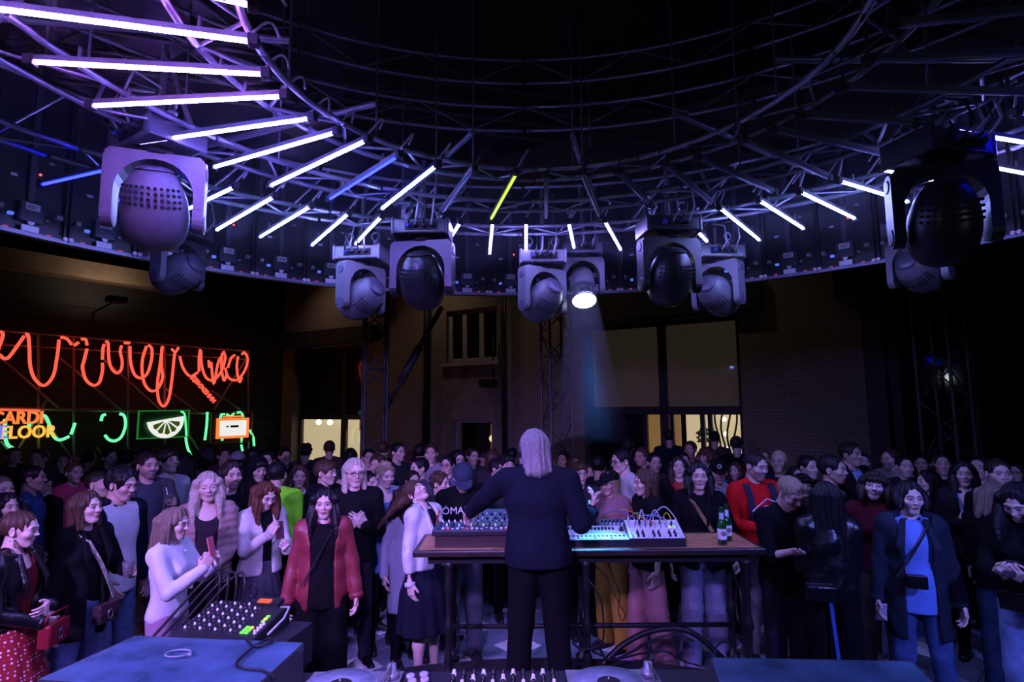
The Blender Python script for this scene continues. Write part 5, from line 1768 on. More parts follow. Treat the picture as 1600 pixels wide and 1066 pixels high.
M_synth = mat('white_panel', (.62, .66, .72), .45, var=.08, scale=20)
M_knob = mat('knob_black', (.012, .012, .014), .4)
M_knobw = mat('knob_white', (.75, .75, .78), .4)
M_kit = mat('dark_machine', (.02, .02, .025), .4)
_knob = MB().lathe([(.009, 0), (.009, .006), (.0065, .008), (.0055, .02), (.004, .021)], 10).mesh('knob', M_knob)
_knobw = MB().lathe([(.009, 0), (.009, .006), (.0065, .008), (.0055, .02), (.004, .021)], 10).mesh('knob', M_knobw)
_key = MB().box(-.009, .009, -.007, .007, 0, .005, bev=.001).mesh('button', M_knob)
_keyw = MB().box(-.009, .009, -.007, .007, 0, .005, bev=.001).mesh('button', M_knobw)
_key_r = MB().box(-.009, .009, -.007, .007, 0, .006, bev=.001).mesh('button', emis('button_red', (1, .05, .1), .9))
_key_g = MB().box(-.009, .009, -.007, .007, 0, .006, bev=.001).mesh('button', emis('button_green', (.2, 1, .1), 1.2))
_key_y = MB().box(-.009, .009, -.007, .007, 0, .006, bev=.001).mesh('button', emis('button_yellow', (1, .9, .1), 1.0))
_fad = MB().box(-.003, .003, -.03, .03, 0, .002).box(-.008, .008, -.005, .005, .0, .012).mesh('fader', M_knob)
def desk_thing(name, px, d, label, cat, rz_=0., z=None):
    p = at(px, 840, d)
    return empty(name, (p.x, d, TZ if z is None else z), rz_, label, cat)
def tilt_panel(root, w, dp, h0, h1, mpanel, mbody, name='case'):
    """wedge case: front height h0, back height h1; returns matrix of the sloping top"""
    b = MB()
    b.prism([(-dp / 2, 0), (dp / 2, 0), (dp / 2, h1), (-dp / 2, h0)], -w / 2, w / 2, Matrix(((0, 0, 1, 0), (1, 0, 0, 0), (0, 1, 0, 0), (0, 0, 0, 1))))
    b.build(name, mbody, root)
    a = math.atan2(h1 - h0, dp)
    M = Matrix.Translation((0, 0, (h0 + h1) / 2)) @ Matrix.Rotation(a, 4, 'X')
    L = math.hypot(dp, h1 - h0)
    MB().box(-w / 2 + .004, w / 2 - .004, -L / 2 + .004, L / 2 - .004, 0, .004).build('top_panel', mpanel, root, M)
    return M @ Matrix.Translation((0, 0, .004)), L
# left groovebox on its case
g = desk_thing('groovebox', 745, 4.52, 'dark groovebox with rows of pads and knobs, left on desk', 'drum machine')
MB().box(-.3, .26, -.15, .15, 0, .085, bev=.004).build('stand_case', mat('case_brown', (.05, .03, .028), .35), g)
g2 = Matrix.Translation((0, 0, .085))
MB().box(-.32, .3, -.17, .17, .085, .125, bev=.006).build('body', M_kit, g)
tpM = Matrix.Translation((0, 0, .126))
MB().box(-.31, .29, -.16, .16, .125, .128).build('top_panel', mat('teal_panel', (.05, .11, .16), .3), g)
rr = random.Random(2)
for i in range(16):
    link('button', (_keyw, _keyw, _key_r, _keyw)[i % 4] if i % 5 else _key, g, None, Matrix.Translation((-.28 + i * .036, -.13, .128)))
    link('button', _keyw if i % 3 else _key, g, None, Matrix.Translation((-.28 + i * .036, -.1, .128)))
    if i < 12:
        link('knob', _knobw if i % 2 else _knob, g, None, Matrix.Translation((-.27 + i * .046, -.03, .128)))
        link('knob', _knob, g, None, Matrix.Translation((-.27 + i * .046, .04, .128)))
        link('knob', _knobw, g, None, Matrix.Translation((-.27 + i * .046, .11, .128)))
MB().box(-.04, .22, .0, .1, .128, .132).build('display', emis('dim_display', (.2, .35, 1.), .25), g)
g = desk_thing('synthesizer', 768, 4.74, 'small blue-lit synthesizer behind the groovebox left of musician', 'synthesizer', 0)
M, L = tilt_panel(g, .34, .12, .08, .2, mat('teal_panel'), M_kit)
for i in range(9):
    for j in range(3):
        link('knob', _knobw if (i + j) % 2 else _knob, g, None, M @ Matrix.Translation((-.14 + i * .035, -.05 + j * .04, 0)))
# white drum machine
p = at(935, 840, 4.46)
g = empty('drum_machine', (p.x - .05, 4.47, TZ), 0, 'pale drum machine with rows of step buttons beside the musician', 'drum machine')
M, L = tilt_panel(g, .53, .25, .05, .1, M_synth, M_kit)
for i in range(16):
    link('button', _keyw if i % 4 else _key, g, None, M @ Matrix.Translation((-.235 + i * .031, -L / 2 + .025, 0)))
    link('button', _key, g, None, M @ Matrix.Translation((-.235 + i * .031, -L / 2 + .06, 0)))
    if i < 11:
        link('fader', _fad, g, None, M @ Matrix.Translation((-.1 + i * .027, .06, 0)))
for i in range(6):
    link('knob', _knob, g, None, M @ Matrix.Translation((-.23 + i * .022, .06, 0)))
link('knob', _knob, g, None, M @ Matrix.Translation((.23, .03, 0)) @ Matrix.Diagonal((2, 2, 1.5, 1)))
MB().box(-.1, .2, -.015, -.008, 0, .001).build('printed_scale', M_kit, g, M)
# small synth behind
p = at(962, 815, 4.72)
g = empty('synthesizer', (p.x, 4.70, TZ), 0, 'narrow synthesizer lying behind the pale drum machine', 'synthesizer')
M, L = tilt_panel(g, .27, .1, .05, .12, mat('teal_panel'), M_kit)
for i in range(8):
    for j in range(3):
        link('knob', _knobw if j == 1 else _knob, g, None, M @ Matrix.Translation((-.11 + i * .031, -.03 + j * .03, 0)))
# modular synth with patch cables
p = at(1023, 840, 4.42)
g = empty('modular_synthesizer', (p.x, 4.44, TZ), 0, 'modular synthesizer bristling with coloured patch cables', 'synthesizer')
M, L = tilt_panel(g, .41, .22, .06, .15, M_synth, M_kit)
rr = random.Random(5)
for i in range(10):
    for j in range(5):
        if j < 3:
            link('knob', _knob if (i * j + i) % 3 else _knobw, g, None, M @ Matrix.Translation((-.175 + i * .039, -L / 2 + .025 + j * .037, 0)) @ Matrix.Diagonal((1.15, 1.15, 1.3, 1)))
        else:
            MB().lathe([(.006, 0), (.006, .003)], 8).build('socket', M_knob, g, M @ Matrix.Translation((-.175 + i * .039, -L / 2 + .03 + j * .037, 0)))
CC = [(.6, .62, .7), (.5, .5, .03), (.5, .03, .05), (.08, .12, .6), (.5, .5, .55), (.35, .4, .45), (.1, .3, .12)]
for i in range(11):
    a = M @ Vector((-.175 + rr.randrange(10) * .039, rr.uniform(.02, .1), .0))
    c = M @ Vector((-.175 + rr.randrange(9) * .039, rr.uniform(.02, .1), .0))
    if i > 7:
        c = Vector((-.33, .22 + .02 * i, .06))
    h = rr.uniform(.07, .13)
    up = Vector((0, .02, 1))
    MB().tube(smooth([a, a + up * .05, (a + c) / 2 + up * h, c + up * .05, c]), .0038, 6).build('patch_cable', mat(f'patch_{i % 7}', CC[i % 7], .4), g)
    link('jack_plug', MB().lathe([(.006, 0), (.006, .035), (.004, .045)], 8).mesh('jack_plug', M_knob if i % 2 else M_knobw), g, None, Matrix.Translation(a))
for i in range(3):
    link('button', _key_g if i else _key_y, g, None, M @ Matrix.Translation((.12 + i * .02, .02, 0)))
# beer bottles
M_bot = mat('green_bottle_glass', (.03, .32, .07), .06, trans=.85, ior=1.5)
M_lab = mat('bottle_label', (.82, .84, .88), .5)
M_labr = mat('bottle_label_dark', (.12, .015, .02), .5)
def bottle(px, py, d, label):
    p = at(px, py, d)
    r = empty('beer_bottle', (p.x, d, TZ), 0, label, 'bottle', 'beer bottles on the desk')
    MB().lathe([(.028, .0), (.033, .004), (.033, .135), (.03, .155), (.018, .185), (.0145, .2), (.0135, .255), (.0155, .258), (.0155, .268), (.0135, .27)], 20).build('glass', M_bot, r)
    lb = MB().lathe([(.0335, .04), (.0337, .042), (.0337, .112), (.0335, .114)], 20).build('body_label', M_lab, r)
    MB().lathe([(.0195, .178), (.0152, .2), (.0147, .225), (.0143, .228)], 20).build('neck_label', mat('neck_label', (.55, .65, .85), .4), r)
    MB().lathe([(.005, 0), (.02, 0), (.02, .0015), (.005, .002)], 20, Matrix.Translation((0, -.0332, .082)) @ Matrix.Rotation(math.pi / 2, 4, 'X') @ Matrix.Diagonal((1.1, .8, 1, 1))).build('oval_emblem', M_labr, r)
    text('label_word', 'STELLA', .011, M_lab, r, Matrix.Translation((0, -.0357, .087)) @ Matrix.Rotation(math.pi / 2, 4, 'X'), ext=.0004)
    text('label_word', 'ARTOIS', .011, M_lab, r, Matrix.Translation((0, -.0357, .076)) @ Matrix.Rotation(math.pi / 2, 4, 'X'), ext=.0004)
    return r
bottle(1129, 850, 4.40, 'front green beer bottle with white label on desk end')
bottle(1137, 842, 4.52, 'second green beer bottle half hidden behind the front one')

# ---------------------------------------------------------------- foreground decks below the camera
FZ = at(560, 1052, 2.75).z                            # height of the front decks
M_deck = mat('deck_top_metal', (.3, .32, .36), .4, metal=.5, var=.1, scale=20)
M_flight = mat('flight_case_ply', (.02, .022, .03), .5, var=.2, scale=10)
ft = empty('deck_table', (0.0, 2.45, STZ), 0, 'black equipment table below the front edge of the picture', 'table')
fz = FZ - .16 - STZ
MB().box(-1.95, 1.9, -.5, .68, fz - .04, fz, bev=.004).build('table_top', M_flight, ft)
for sx in (-1.85, 0, 1.8):
    for y in (-.42, .6):
        MB().box(sx - .025, sx + .025, y - .025, y + .025, 0, fz - .04).build('leg', M_iron, ft)
def turntable(px, label):
    p = at(px, 1056, 2.72)
    r = empty('turntable', (p.x, 2.66, FZ - .16), 0, label, 'turntable', 'turntables in the foreground')
    MB().box(-.212, .212, -.18, .19, .02, .12, bev=.01).build('plinth', M_flight, r)
    MB().box(-.209, .209, -.177, .187, .12, .126, bev=.002).build('deck_plate', M_deck, r)
    MB().lathe([(.166, .126), (.168, .13), (.166, .15), (.15, .152)], 40, Matrix.Translation((-.035, .0, 0))).build('platter', mat('platter_metal', (.55, .6, .68), .35, metal=.6), r)
    MB().lathe([(.152, .152), (.152, .154), (.05, .155)], 40, Matrix.Translation((-.035, .0, 0))).build('slipmat', mat('slipmat_blue_grey', (.22, .28, .36), .8, var=.25, scale=30), r)
    MB().lathe([(.05, .155), (.05, .1565), (.012, .157)], 30, Matrix.Translation((-.035, .0, 0))).build('record_label', mat('record_label_dark', (.02, .02, .03), .6), r)
    MB().lathe([(.004, .155), (.004, .175)], 8, Matrix.Translation((-.035, 0, 0))).build('spindle', M_lip, r)
    MB().lathe([(.035, .126), (.035, .15), (.02, .152), (.02, .185), (.012, .187)], 20, Matrix.Translation((.165, .12, 0))).build('tonearm_base', M_deck, r)
    MB().tube([(.165, .16, .18), (.165, .12, .182), (.165, -.0, .178), (.15, -.06, .172), (.12, -.11, .165)], .006, 8).build('tonearm', M_lip, r)
    MB().box(.1, .13, -.14, -.105, .152, .168).build('headshell', M_kit, r)
    MB().box(.195, .21, -.14, .03, .126, .129).build('pitch_fader', M_kit, r)
    for x in (-.19, -.15):
        MB().lathe([(.014, .126), (.014, .132)], 14, Matrix.Translation((x, -.15, 0))).build('start_button', M_lip, r)
    return r
turntable(550, 'turntable with grey slipmat left of the front mixer')
turntable(960, 'turntable with grey slipmat right of the front mixer')
# front club mixer
p = at(786, 1060, 2.7)
g = empty('dj_mixer', (p.x, 2.62, FZ - .16), 0, 'wide black club mixer between the two front turntables', 'mixer')
MB().box(-.25, .25, -.18, .19, .0, .13, bev=.006).build('body', M_kit, g)
for i in range(11):
    for j in range(4):
        link('knob', _knobw if (i + j) % 3 == 0 else _knob, g, None, Matrix.Translation((-.225 + i * .045, .165 - j * .05, .13)) @ Matrix.Diagonal((1.4, 1.4, 1.3, 1)))
for i in range(5):
    link('fader', _fad, g, None, Matrix.Translation((-.2 + i * .1, -.1, .13)))
p = at(652, 1052, 2.72)
g = empty('effects_box', (p.x, 2.70, FZ - .16), .12, 'small control box with a red-ringed button beside front mixer', 'mixer')
MB().box(-.062, .062, -.12, .12, 0, .13, bev=.006).build('body', M_kit, g)
for x, y in ((-.03, .07), (.03, .08), (-.02, .02), (.035, .03)):
    MB().lathe([(.02, 0), (.02, .012), (.016, .016)], 16, Matrix.Translation((x, y, .13))).build('push_button', mat('button_lilac', (.45, .45, .7), .35), g)
MB().tube([(.0 + .034 * math.cos(t), -.03 + .034 * math.sin(t), .134) for t in np.linspace(0, 6.283, 21)[:-1]], .006, 6, closed=True).build('red_ring', emis('ring_red', (1, .12, .08), 2.2), g)
MB().lathe([(.026, 0), (.026, .012), (.02, .016)], 16, Matrix.Translation((0, -.03, .13))).build('push_button', mat('button_lilac'), g)
# acrylic dust covers
M_acry = mat('smoked_acrylic', (.09, .19, .32), .16, trans=.15, ior=1.45, var=.4, scale=5, coat=.6)
def cover(c4, z, h, label, extra=True):
    c = [atz(px, py, z) for px, py in c4]              # far-left, far-right, near-right, near-left
    o = sum(c, Vector()) / 4
    r = empty('dust_cover', (o.x, o.y, z - h), 0, label, 'dust cover', 'acrylic dust covers in the foreground')
    q = [p - Vector((o.x, o.y, z - h)) for p in c]
    def slab(name, pts, t, m):
        bm = bmesh.new()
        n = (pts[1] - pts[0]).cross(pts[3] - pts[0]).normalized() * t
        v = [bm.verts.new(p) for p in pts] + [bm.verts.new(p + n) for p in pts]
        for f in ((0, 1, 2, 3), (7, 6, 5, 4), (0, 4, 5, 1), (1, 5, 6, 2), (2, 6, 7, 3), (3, 7, 4, 0)):
            bm.faces.new([v[k] for k in f])
        bmesh.ops.recalc_face_normals(bm, faces=bm.faces[:])
        me = bpy.data.meshes.new(name)
        bm.to_mesh(me)
        bm.free()
        me.materials.append(m)
        link(name, me, r)
    slab('lid', q, .006, M_acry)
    for i in range(4):
        a, b_ = q[i], q[(i + 1) % 4]
        a2, b2 = Vector((a.x, a.y, 0)), Vector((b_.x, b_.y, 0))
        slab('side_wall', [a, b_, b2, a2], .006, mat('clear_acrylic', (.5, .55, .65), .1, trans=.9, ior=1.45))
    return r, o
cv, co = cover([(212, 994), (473, 1005), (385, 1085), (60, 1062)], FZ + .05, .2, 'large blue-lit acrylic dust cover at the lower left')
pr = atz(278, 1021, FZ + .062)
o = MB().tube([Vector((.055 * math.cos(t), .04 * math.sin(t), 0)) for t in np.linspace(0, 6.0, 19)], .004, 6).tube([(.05, -.01, 0), (.075, -.02, 0)], .006, 6).build('ring_handle', mat('cable_grey', (.3, .32, .36), .4), None, Matrix.Translation(pr))
tag(o, 'small ring of grey cable lying on the left dust cover', 'cable')
o = MB().tube(smooth([atz(385, 1000, FZ + .064), atz(398, 1010, FZ + .064), atz(425, 1004, FZ + .064), atz(420, 998, FZ + .064), atz(395, 1012, FZ + .064), atz(370, 1035, FZ + .064), atz(378, 1044, FZ + .064), atz(410, 1048, FZ + .064), atz(430, 1060, FZ + .06)]), .006, 6).build('cable', M_cable)
tag(o, 'black cable lying in a loop across the left dust cover', 'cable')
cover([(1112, 1028), (1425, 1034), (1475, 1085), (1130, 1085)], FZ + .03, .18, 'blue-lit acrylic dust cover at the lower right')
# mixing console on a flight case, left
zc_ = at(360, 993, 3.5).z
g = empty('mixing_console', (at(358, 990, 3.5).x, 3.52, zc_), -.18, 'compact mixing console with rows of white knobs and green lights', 'mixer')
MB().box(-.3, .33, -.24, .22, -.2, -.0, bev=.006).build('flight_case', M_flight, g)
MB().box(-.3, .33, -.245, -.235, -.03, -.005).build('case_rail', M_lip, g)
M, L = tilt_panel(g, .44, .34, .03, .1, M_kit, M_kit)
for i in range(11):
    for j in range(8):
        link('knob', _knobw if (i * 2 + j) % 3 == 0 else _knob, g, None, M @ Matrix.Translation((-.19 + i * .028, -.09 + j * .033, 0)) @ Matrix.Diagonal((.8, .8, .55, 1)))
for i in range(3):
    for j in range(3):
        link('button', (_key_g, _key_g, _key_y)[(i * j) % 3], g, None, M @ Matrix.Translation((.13 + i * .024, -.1 + j * .022 + (.1 if i == 2 else 0), 0)))
for i in range(4):
    link('knob', _knobw, g, None, M @ Matrix.Translation((.2, -.1 + i * .025, 0)))
MB().box(.03, .18, .13, .19, .0, .02).build('cable_block', M_blk, g, M)
MB().box(.06, .13, .13, .16, .02, .028).build('orange_tag', emis('orange_tag', (1, .14, .04), .9), g, M)
for k in range(4):
    x = -.2 + .05 * k
    MB().tube(smooth([Vector((x, .16, .1)), Vector((x, .17, .2)), Vector((x - .05, .2, .24)), Vector((x - .13, .16, .16)), Vector((x - .2, -.02, .0)), Vector((x - .26, -.12, -.1))]), .007, 6).build('cable', M_cable, g)
MB().tube(smooth([Vector((-.0 + .025 * math.cos(t), .17, .16 + .035 * math.sin(t))) for t in np.linspace(0, 12.5, 25)], 2), .006, 6).build('cable', M_cable, g)
MB().tube([(.2, .12, .1), (.26, .1, .11), (.29, .0, .09), (.27, -.1, .05)], .006, 6).build('cable', M_wcable, g)
g.scale = (1.15, 1.15, 1.15)
cs = MB().box(-.33, .33, -.27, .27, -.0, zc_ - .23 - STZ - .003).build('case_stand', M_iron, None, Matrix.Translation((g.location.x, 3.52, STZ + .001)) @ Matrix.Rotation(-.18, 4, 'Z'))
tag(cs, 'black case supporting the mixing console at lower left', 'case')
# ---------------------------------------------------------------- things held or carried
M_cup = mat('clear_plastic_cup', (.75, .78, .82), .12, trans=.85, ior=1.3)
M_drink = mat('dark_drink', (.05, .012, .01), .2)
M_drinky = mat('yellow_drink', (.6, .42, .03), .2)
M_straw = mat('white_straw', (.8, .8, .82), .5)
def cup(fr, sx, label, drink=M_drink, straw=True, up=.02):
    p, d, n = grip_point(fr, sx, .085, .045)
    p.z -= .05 - up
    r = empty('cup', p, 0, label, 'cup', 'plastic cups held in the crowd')
    MB().lathe([(.026, 0), (.028, .002), (.037, .105), (.0355, .105), (.027, .004)], 18).build('cup_wall', M_cup, r)
    MB().lathe([(.0255, .004), (.033, .07), (.005, .0705)], 18).build('drink', drink, r)
    if straw:
        MB().tube([(.005, .0, .02), (-.03, -.005, .17)], .0045, 6).build('straw', M_straw, r)
    return r
def phone(fr, label, col=(.02, .02, .025), sx=None, tilt=None, dz=.06, dy=0.):
    if sx is None:
        a, d, n = grip_point(fr, -1, .07, .02)
        b_, d2, n2 = grip_point(fr, 1, .07, .02)
        p = (a + b_) / 2
    else:
        p, d, n = grip_point(fr, sx, .08, .02)
    p = p + Vector((0, 0, dz))
    a = fr['root'].rotation_euler.z
    M = Matrix.Translation(p) @ Matrix.Rotation(a, 4, 'Z') @ Matrix.Rotation(-.25 if tilt is None else tilt, 4, 'X')
    r = empty('phone', (0, 0, 0), 0, label, 'phone', 'phones held in the crowd')
    r.matrix_world = M
    MB().box(-.036, .036, -.004, .004, -.072, .072, bev=.003).build('case', mat('phone_%d_%d' % (int(col[0] * 99), int(col[1] * 99)), col, .3), r)
    MB().box(-.033, .033, .004, .005, -.068, .068).build('screen', emis('phone_screen', (.5, .6, 1.), .35), r)
    MB().lathe([(.005, 0), (.005, .002)], 10, Matrix.Translation((-.022, -.005, .055)) @ Matrix.Rotation(math.pi / 2, 4, 'X')).build('camera_lens', M_blk, r)
    return r
def bag(fr, x, y, z, w, h, label, m, strap=True, buckle=True, top=None, tilt=0., sm=None):
    s = fr['s']
    M = fr['M'] @ Matrix.Translation(Vector((x, y, z)) * s) @ Matrix.Rotation(tilt, 4, 'Y')
    r = empty('handbag', (0, 0, 0), 0, label, 'bag')
    r.matrix_world = M
    MB().box(-w / 2, w / 2, -.035, .035, -h / 2, h / 2, bev=.012).build('bag_body', m, r)
    MB().box(-w / 2 + .004, w / 2 - .004, -.041, -.033, -.01, h / 2 + .003, bev=.003).build('flap', m, r)
    if buckle:
        MB().tube([(.018 * math.cos(t), -.045, -.005 + .03 * math.sin(t)) for t in np.linspace(0, 6.283, 13)[:-1]], .005, 6, closed=True).build('buckle', M_lip, r)
    if strap:
        e = Vector(top) if top is not None else Vector((.0, .02, .55))
        MB().tube([(-w / 2, 0, h / 2 - .01), (-w / 2 + .02, 0, h / 2 + .1), e, (w / 2 - .02, 0, h / 2 + .1), (w / 2, 0, h / 2 - .01)] if top is not None else
                  [(-w / 2, 0, h / 2 - .01), (-w / 2, -.02, h / 2 + .06), (w / 2, -.02, h / 2 + .06), (w / 2, 0, h / 2 - .01)], .006, 6).build('strap', sm or m, r)
    return r
def leath(c):
    return cloth_mat(c, 'leather')
BLACK, NAVY, CHAR = (.006, .006, .008), (.008, .011, .022), (.03, .032, .04)
WHT = (.72, .72, .74)
JEANS, DJEANS, LJEANS = ((.07, .12, .24), 'denim'), ((.03, .045, .09), 'denim'), ((.2, .3, .5), 'denim')
BT = ('trousers', BLACK)
GF = 'front row of the crowd'
GM = 'middle rows of the crowd'
GB = 'back rows of the crowd'

# ---------------------------------------------------------------- the musician at the desk
dp = at(838, 671, 4.02)
dloc = (dp.x, dp.y)
def toloc(p):
    return (-(p.x - dloc[0]), -(p.y - dloc[1]), p.z - STZ)
lw, rw = toloc(at(727, 806, 4.5)), toloc(at(923, 800, 4.2))
S_dj = (dp.z - STZ) / 1.72
dj = person('dj', 0, 0, dp.z - STZ, 180, 'musician seen from behind, long grey hair, dark sweater, hands on the machines', 'man', 'grey', 0, 'fair',
            top=(NAVY, .86, 1., .022), legs=('trousers', BLACK, .022), head=(6, 14, 4), res=2, loc=dloc, floor=STZ, apparent=False, build=1.14, stance=.14,
            arms=(((-rw[0] / S_dj, rw[1] / S_dj, rw[2] / S_dj), 'relax', (.3, -.3, .9), (-.6, .1, -.4), (.35, -.05, -1.)),
                  ((lw[0] / S_dj, lw[1] / S_dj, lw[2] / S_dj), 'relax', (.3, -.75, -.5), (-.2, .1, -1), (1., .35, -.7))),
            extras=(('headphones',),), name='person')

# ---------------------------------------------------------------- front row
f = person('leather', 30, 798, 1.66, 58, 'woman at far left in black leather jacket and red dotted skirt', 'up', 'brown', 1, 'pale', top=((.12, .01, .015), .95, 0, .008, 'scoop'),
           jacket=dict(c=(BLACK, 'leather'), hem=1.0, open=.07, lapel=1), legs=('skirt', ((.32, .012, .022), 'dots'), .05, .2), arms=('clasp', 'belly'), head=(8, 8, 0), res=2, group=GF, extras=(('earring',),))
bag(f, .02, -.25, .93, .2, .14, 'small red leather handbag held by the woman in leather', leath((.25, .015, .03)))
f = person('bobcut', 138, 768, 1.69, 42, 'woman with brown bob in long black blazer and ripped jeans', 'bob', 'brown', 1, 'pale', top=(BLACK, .95, 1., .01, 'crew'),
           jacket=dict(c=BLACK, hem=.72, open=.06, lapel=1), legs=('trousers', ((.13, .2, .36), 'denim'), .012), arms=('side', 'drink'), head=(6, -4, 0), res=2, group=GF,
           extras=(('strap', -1, mat('lettered_strap', (.5, .48, .42), .6, var=.6, scale=60), .03, .95),), stance=.14)
cup(f, 1, 'cup of dark drink held by the woman in the blazer', M_drink, False)
bag(f, .02, -.20, .88, .15, .13, 'small dark handbag worn low over ripped jeans', leath((.05, .03, .035)), strap=False)
f = person('whitetee', 187, 731, 1.84, 42, 'dark-haired young man in white tee under open black jacket', 'messy', 'black', 0, 'fair', top=(WHT, .82, .4, .012), jacket=dict(c=NAVY, hem=.74, open=.12, openb=.13),
           legs=('trousers', ((.12, .19, .33), 'denim'), .012), arms=('hip', 'side'), head=(6, 12, 0), res=2, group=GF)
f = person('phonegirl', 272, 793, 1.60, 58, 'girl in white blouse and lilac trousers filming with pink phone', 'long', 'ash', 1, 'pale', top=((.66, .68, .76), .93, 1., .014), legs=('trousers', (.36, .22, .34), .035),
           arms=('phone', 'phone'), head=(0, 6, 0), res=2, group=GF, L=.24, fb=.0, extras=(('buttons', .018, 5, 1.02, 1.4, M_knobw),))
phone(f, 'pink phone raised by the girl in white blouse', (.75, .16, .22), dz=.07)
f = person('wavyblonde', 327, 737, 1.73, 2, 'woman with long wavy blonde hair in beige quilted jacket', 'wavy', 'platin', 1, 'pale', top=((.03, .02, .03), .9, 1., .01, 'scoop'),
           jacket=dict(c=(.34, .23, .22), hem=.86, open=.07, quilt=1, collar=False), legs=BT, arms=('clasp', 'clasp'), head=(2, 0, -3), res=2, group=GF, L=.36, closed=True)
f = person('denimgirl', 412, 750, 1.66, 28, 'auburn-haired woman in white denim jacket looking down at phone', 'long', 'auburn', 1, 'pale', top=(BLACK, .95, 1., .008), jacket=dict(c=(.62, .58, .57), hem=.92, open=.045, cc=(.5, .45, .42)),
           legs=('skirt', ((.1, .1, .14), 'sequin'), .015, .2), arms=('phone', 'phonelow'), head=(2, 22, 0), res=2, group=GF, L=.3, fb=.5, extras=(('buttons', .03, 4, 1.0, 1.3, M_lip, .06),))
phone(f, 'dark phone held by the woman in white denim', (.1, .03, .05), dz=.05)
f = person('burgundy', 508, 762, 1.67, -3, 'girl with long black hair in burgundy jacket over black', 'long', 'black', 1, 'pale', top=(BLACK, .8, 1., .012), jacket=dict(c=((.24, .035, .045), 'satin'), hem=.80, open=.085, openb=.1, cuff=.012, e=.026),
           legs=('trousers', BLACK, .045), arms=('side', 'side'), head=(-2, 4, 0), res=2, group=GF, L=.34, lip=(.3, .06, .08), extras=(('strap', 1, M_blk, .03, 1.0, .005),), wide=1.0)
f = person('glassesman', 554, 717, 1.83, 6, 'blond man with chin-length hair and glasses in black sweater', 'man', 'platin', 0, 'pale', top=(BLACK, .88, 1., .02), legs=('trousers', (.02, .02, .03), .008), arms=('chest', 'chest'),
           head=(6, 2, 0), res=2, group=GF, extras=(('glasses',),), stance=.13, step=.1, shoec=BLACK, sole=(.75, .7, .75))
f = person('curlyblonde', 600, 723, 1.75, 22, 'woman with short curly blonde hair in blue denim dress', 'curly', 'blond', 1, 'pale', top=((.10, .2, .42), .7, 0, .012, 'scoop', 'dress'), jacket=dict(c=(.3, .36, .5), hem=.72, open=.12),
           legs=BT, arms=('side', 'drink'), head=(10, 8, 0), res=1, group=GF, extras=(('earring',), ('strap', 1, M_blk, .02, 1.05, .01)))
cup(f, 1, 'cup of yellow drink with straw held over denim dress', M_drinky)
f = person('leanback', 668, 746, 1.66, 52, 'woman in white leather jacket throwing her head back, eyes closed', 'flyback', 'brown', 1, 'pale', top=(NAVY, .95, 1., .01), jacket=dict(c=((.62, .62, .68), 'leather'), hem=.96, open=.05, lapel=1),
           legs=('skirt', NAVY, .05, .44), arms=('side', 'hip'), head=(8, -42, -8), res=2, group=GF, closed=True, shoes='pump', extras=(('earring',), ('strap', 1, mat('orange_strap', (.3, .06, .015), .5), .02, 1.1, .022)), lean=-.06)
f = person('capman', 723, 720, 1.77, 4, 'man in blue cap and black lettered tee looking down', 'crop', 'dark', 0, 'light', top=(BLACK, .86, .45, .016), legs=('trousers', (.09, .09, .12), .02), arms=('belly', 'drink'), head=(0, 34, 0), res=1, group=GF,
           extras=(('cap', (.03, .04, .07)), ('print', 'ÖMANKÖ', .085, mat('print_white', (.75, .72, .85), .6), 1.30, -.148)))
arM = f['M'] @ Matrix.Translation(Vector(f['T']((.03, -.152, 1.2)))) @ Matrix.Rotation(math.pi / 2 - .1, 4, 'X')
o = MB().prism([(-.06, -.012), (.01, -.012), (.01, -.035), (.06, 0), (.01, .035), (.01, .012), (-.06, .012)], 0, .003).build('printed_arrow', mat('print_blue', (.12, .14, .6), .6), f['root'])
o.matrix_local = Matrix.Translation(Vector(f['T']((.03, -.152, 1.2)))) @ Matrix.Rotation(math.pi / 2 - .1, 4, 'X') @ Matrix.Rotation(.2, 4, 'Z')
cup(f, 1, 'pink cup held by the man in blue cap', mat('pink_drink', (.6, .05, .2), .3), False)
f = person('greycoat', 636, 757, 1.62, 30, 'woman in long pale grey coat behind the white leather jacket', 'long', 'dark', 1, 'fair', top=(BLACK, .95, 1., .01), jacket=dict(c=(.34, .36, .44), hem=.5, open=.06), legs=BT, arms=('side', 'side'), res=1, group=GF, depth=5.9)
f = person('bobprofile', 1008, 733, 1.70, -68, 'dark-bobbed woman in black tee and pinkish trousers seen in profile', 'bob', 'brown', 1, 'fair', top=(BLACK, .86, .5, .03, 'crew'), legs=('trousers', (.34, .15, .16), .04), arms=('side', 'side'), head=(0, 4, 0), res=2, group=GF,
           stance=.13, step=.08, shoec=(.3, .12, .4))
f = person('blazerwoman', 1090, 722, 1.73, 6, 'long dark-haired woman in black blazer and silvery sequinned trousers', 'long', 'black', 1, 'fair', top=(BLACK, .9, 1., .01), jacket=dict(c=BLACK, hem=.84, open=.03, lapel=1), legs=('trousers', ((.3, .3, .42), 'sequin'), .03),
           arms=('side', ((.26, -.1, .92), 'grip', (.1, -.4, -.9), (-.9, -.2, 0))), head=(4, 0, 0), res=2, depth=5.3, group=GF, L=.26, extras=(('earring',), ('strap', -1, mat('gold_strap', (.35, .25, .1), .4, var=.5, scale=60), .035, 1.05, .016)), shoec=(.35, .3, .5))
cup(f, 1, 'empty plastic cup dangling beside the sequinned trousers', M_cup, False, up=.0)
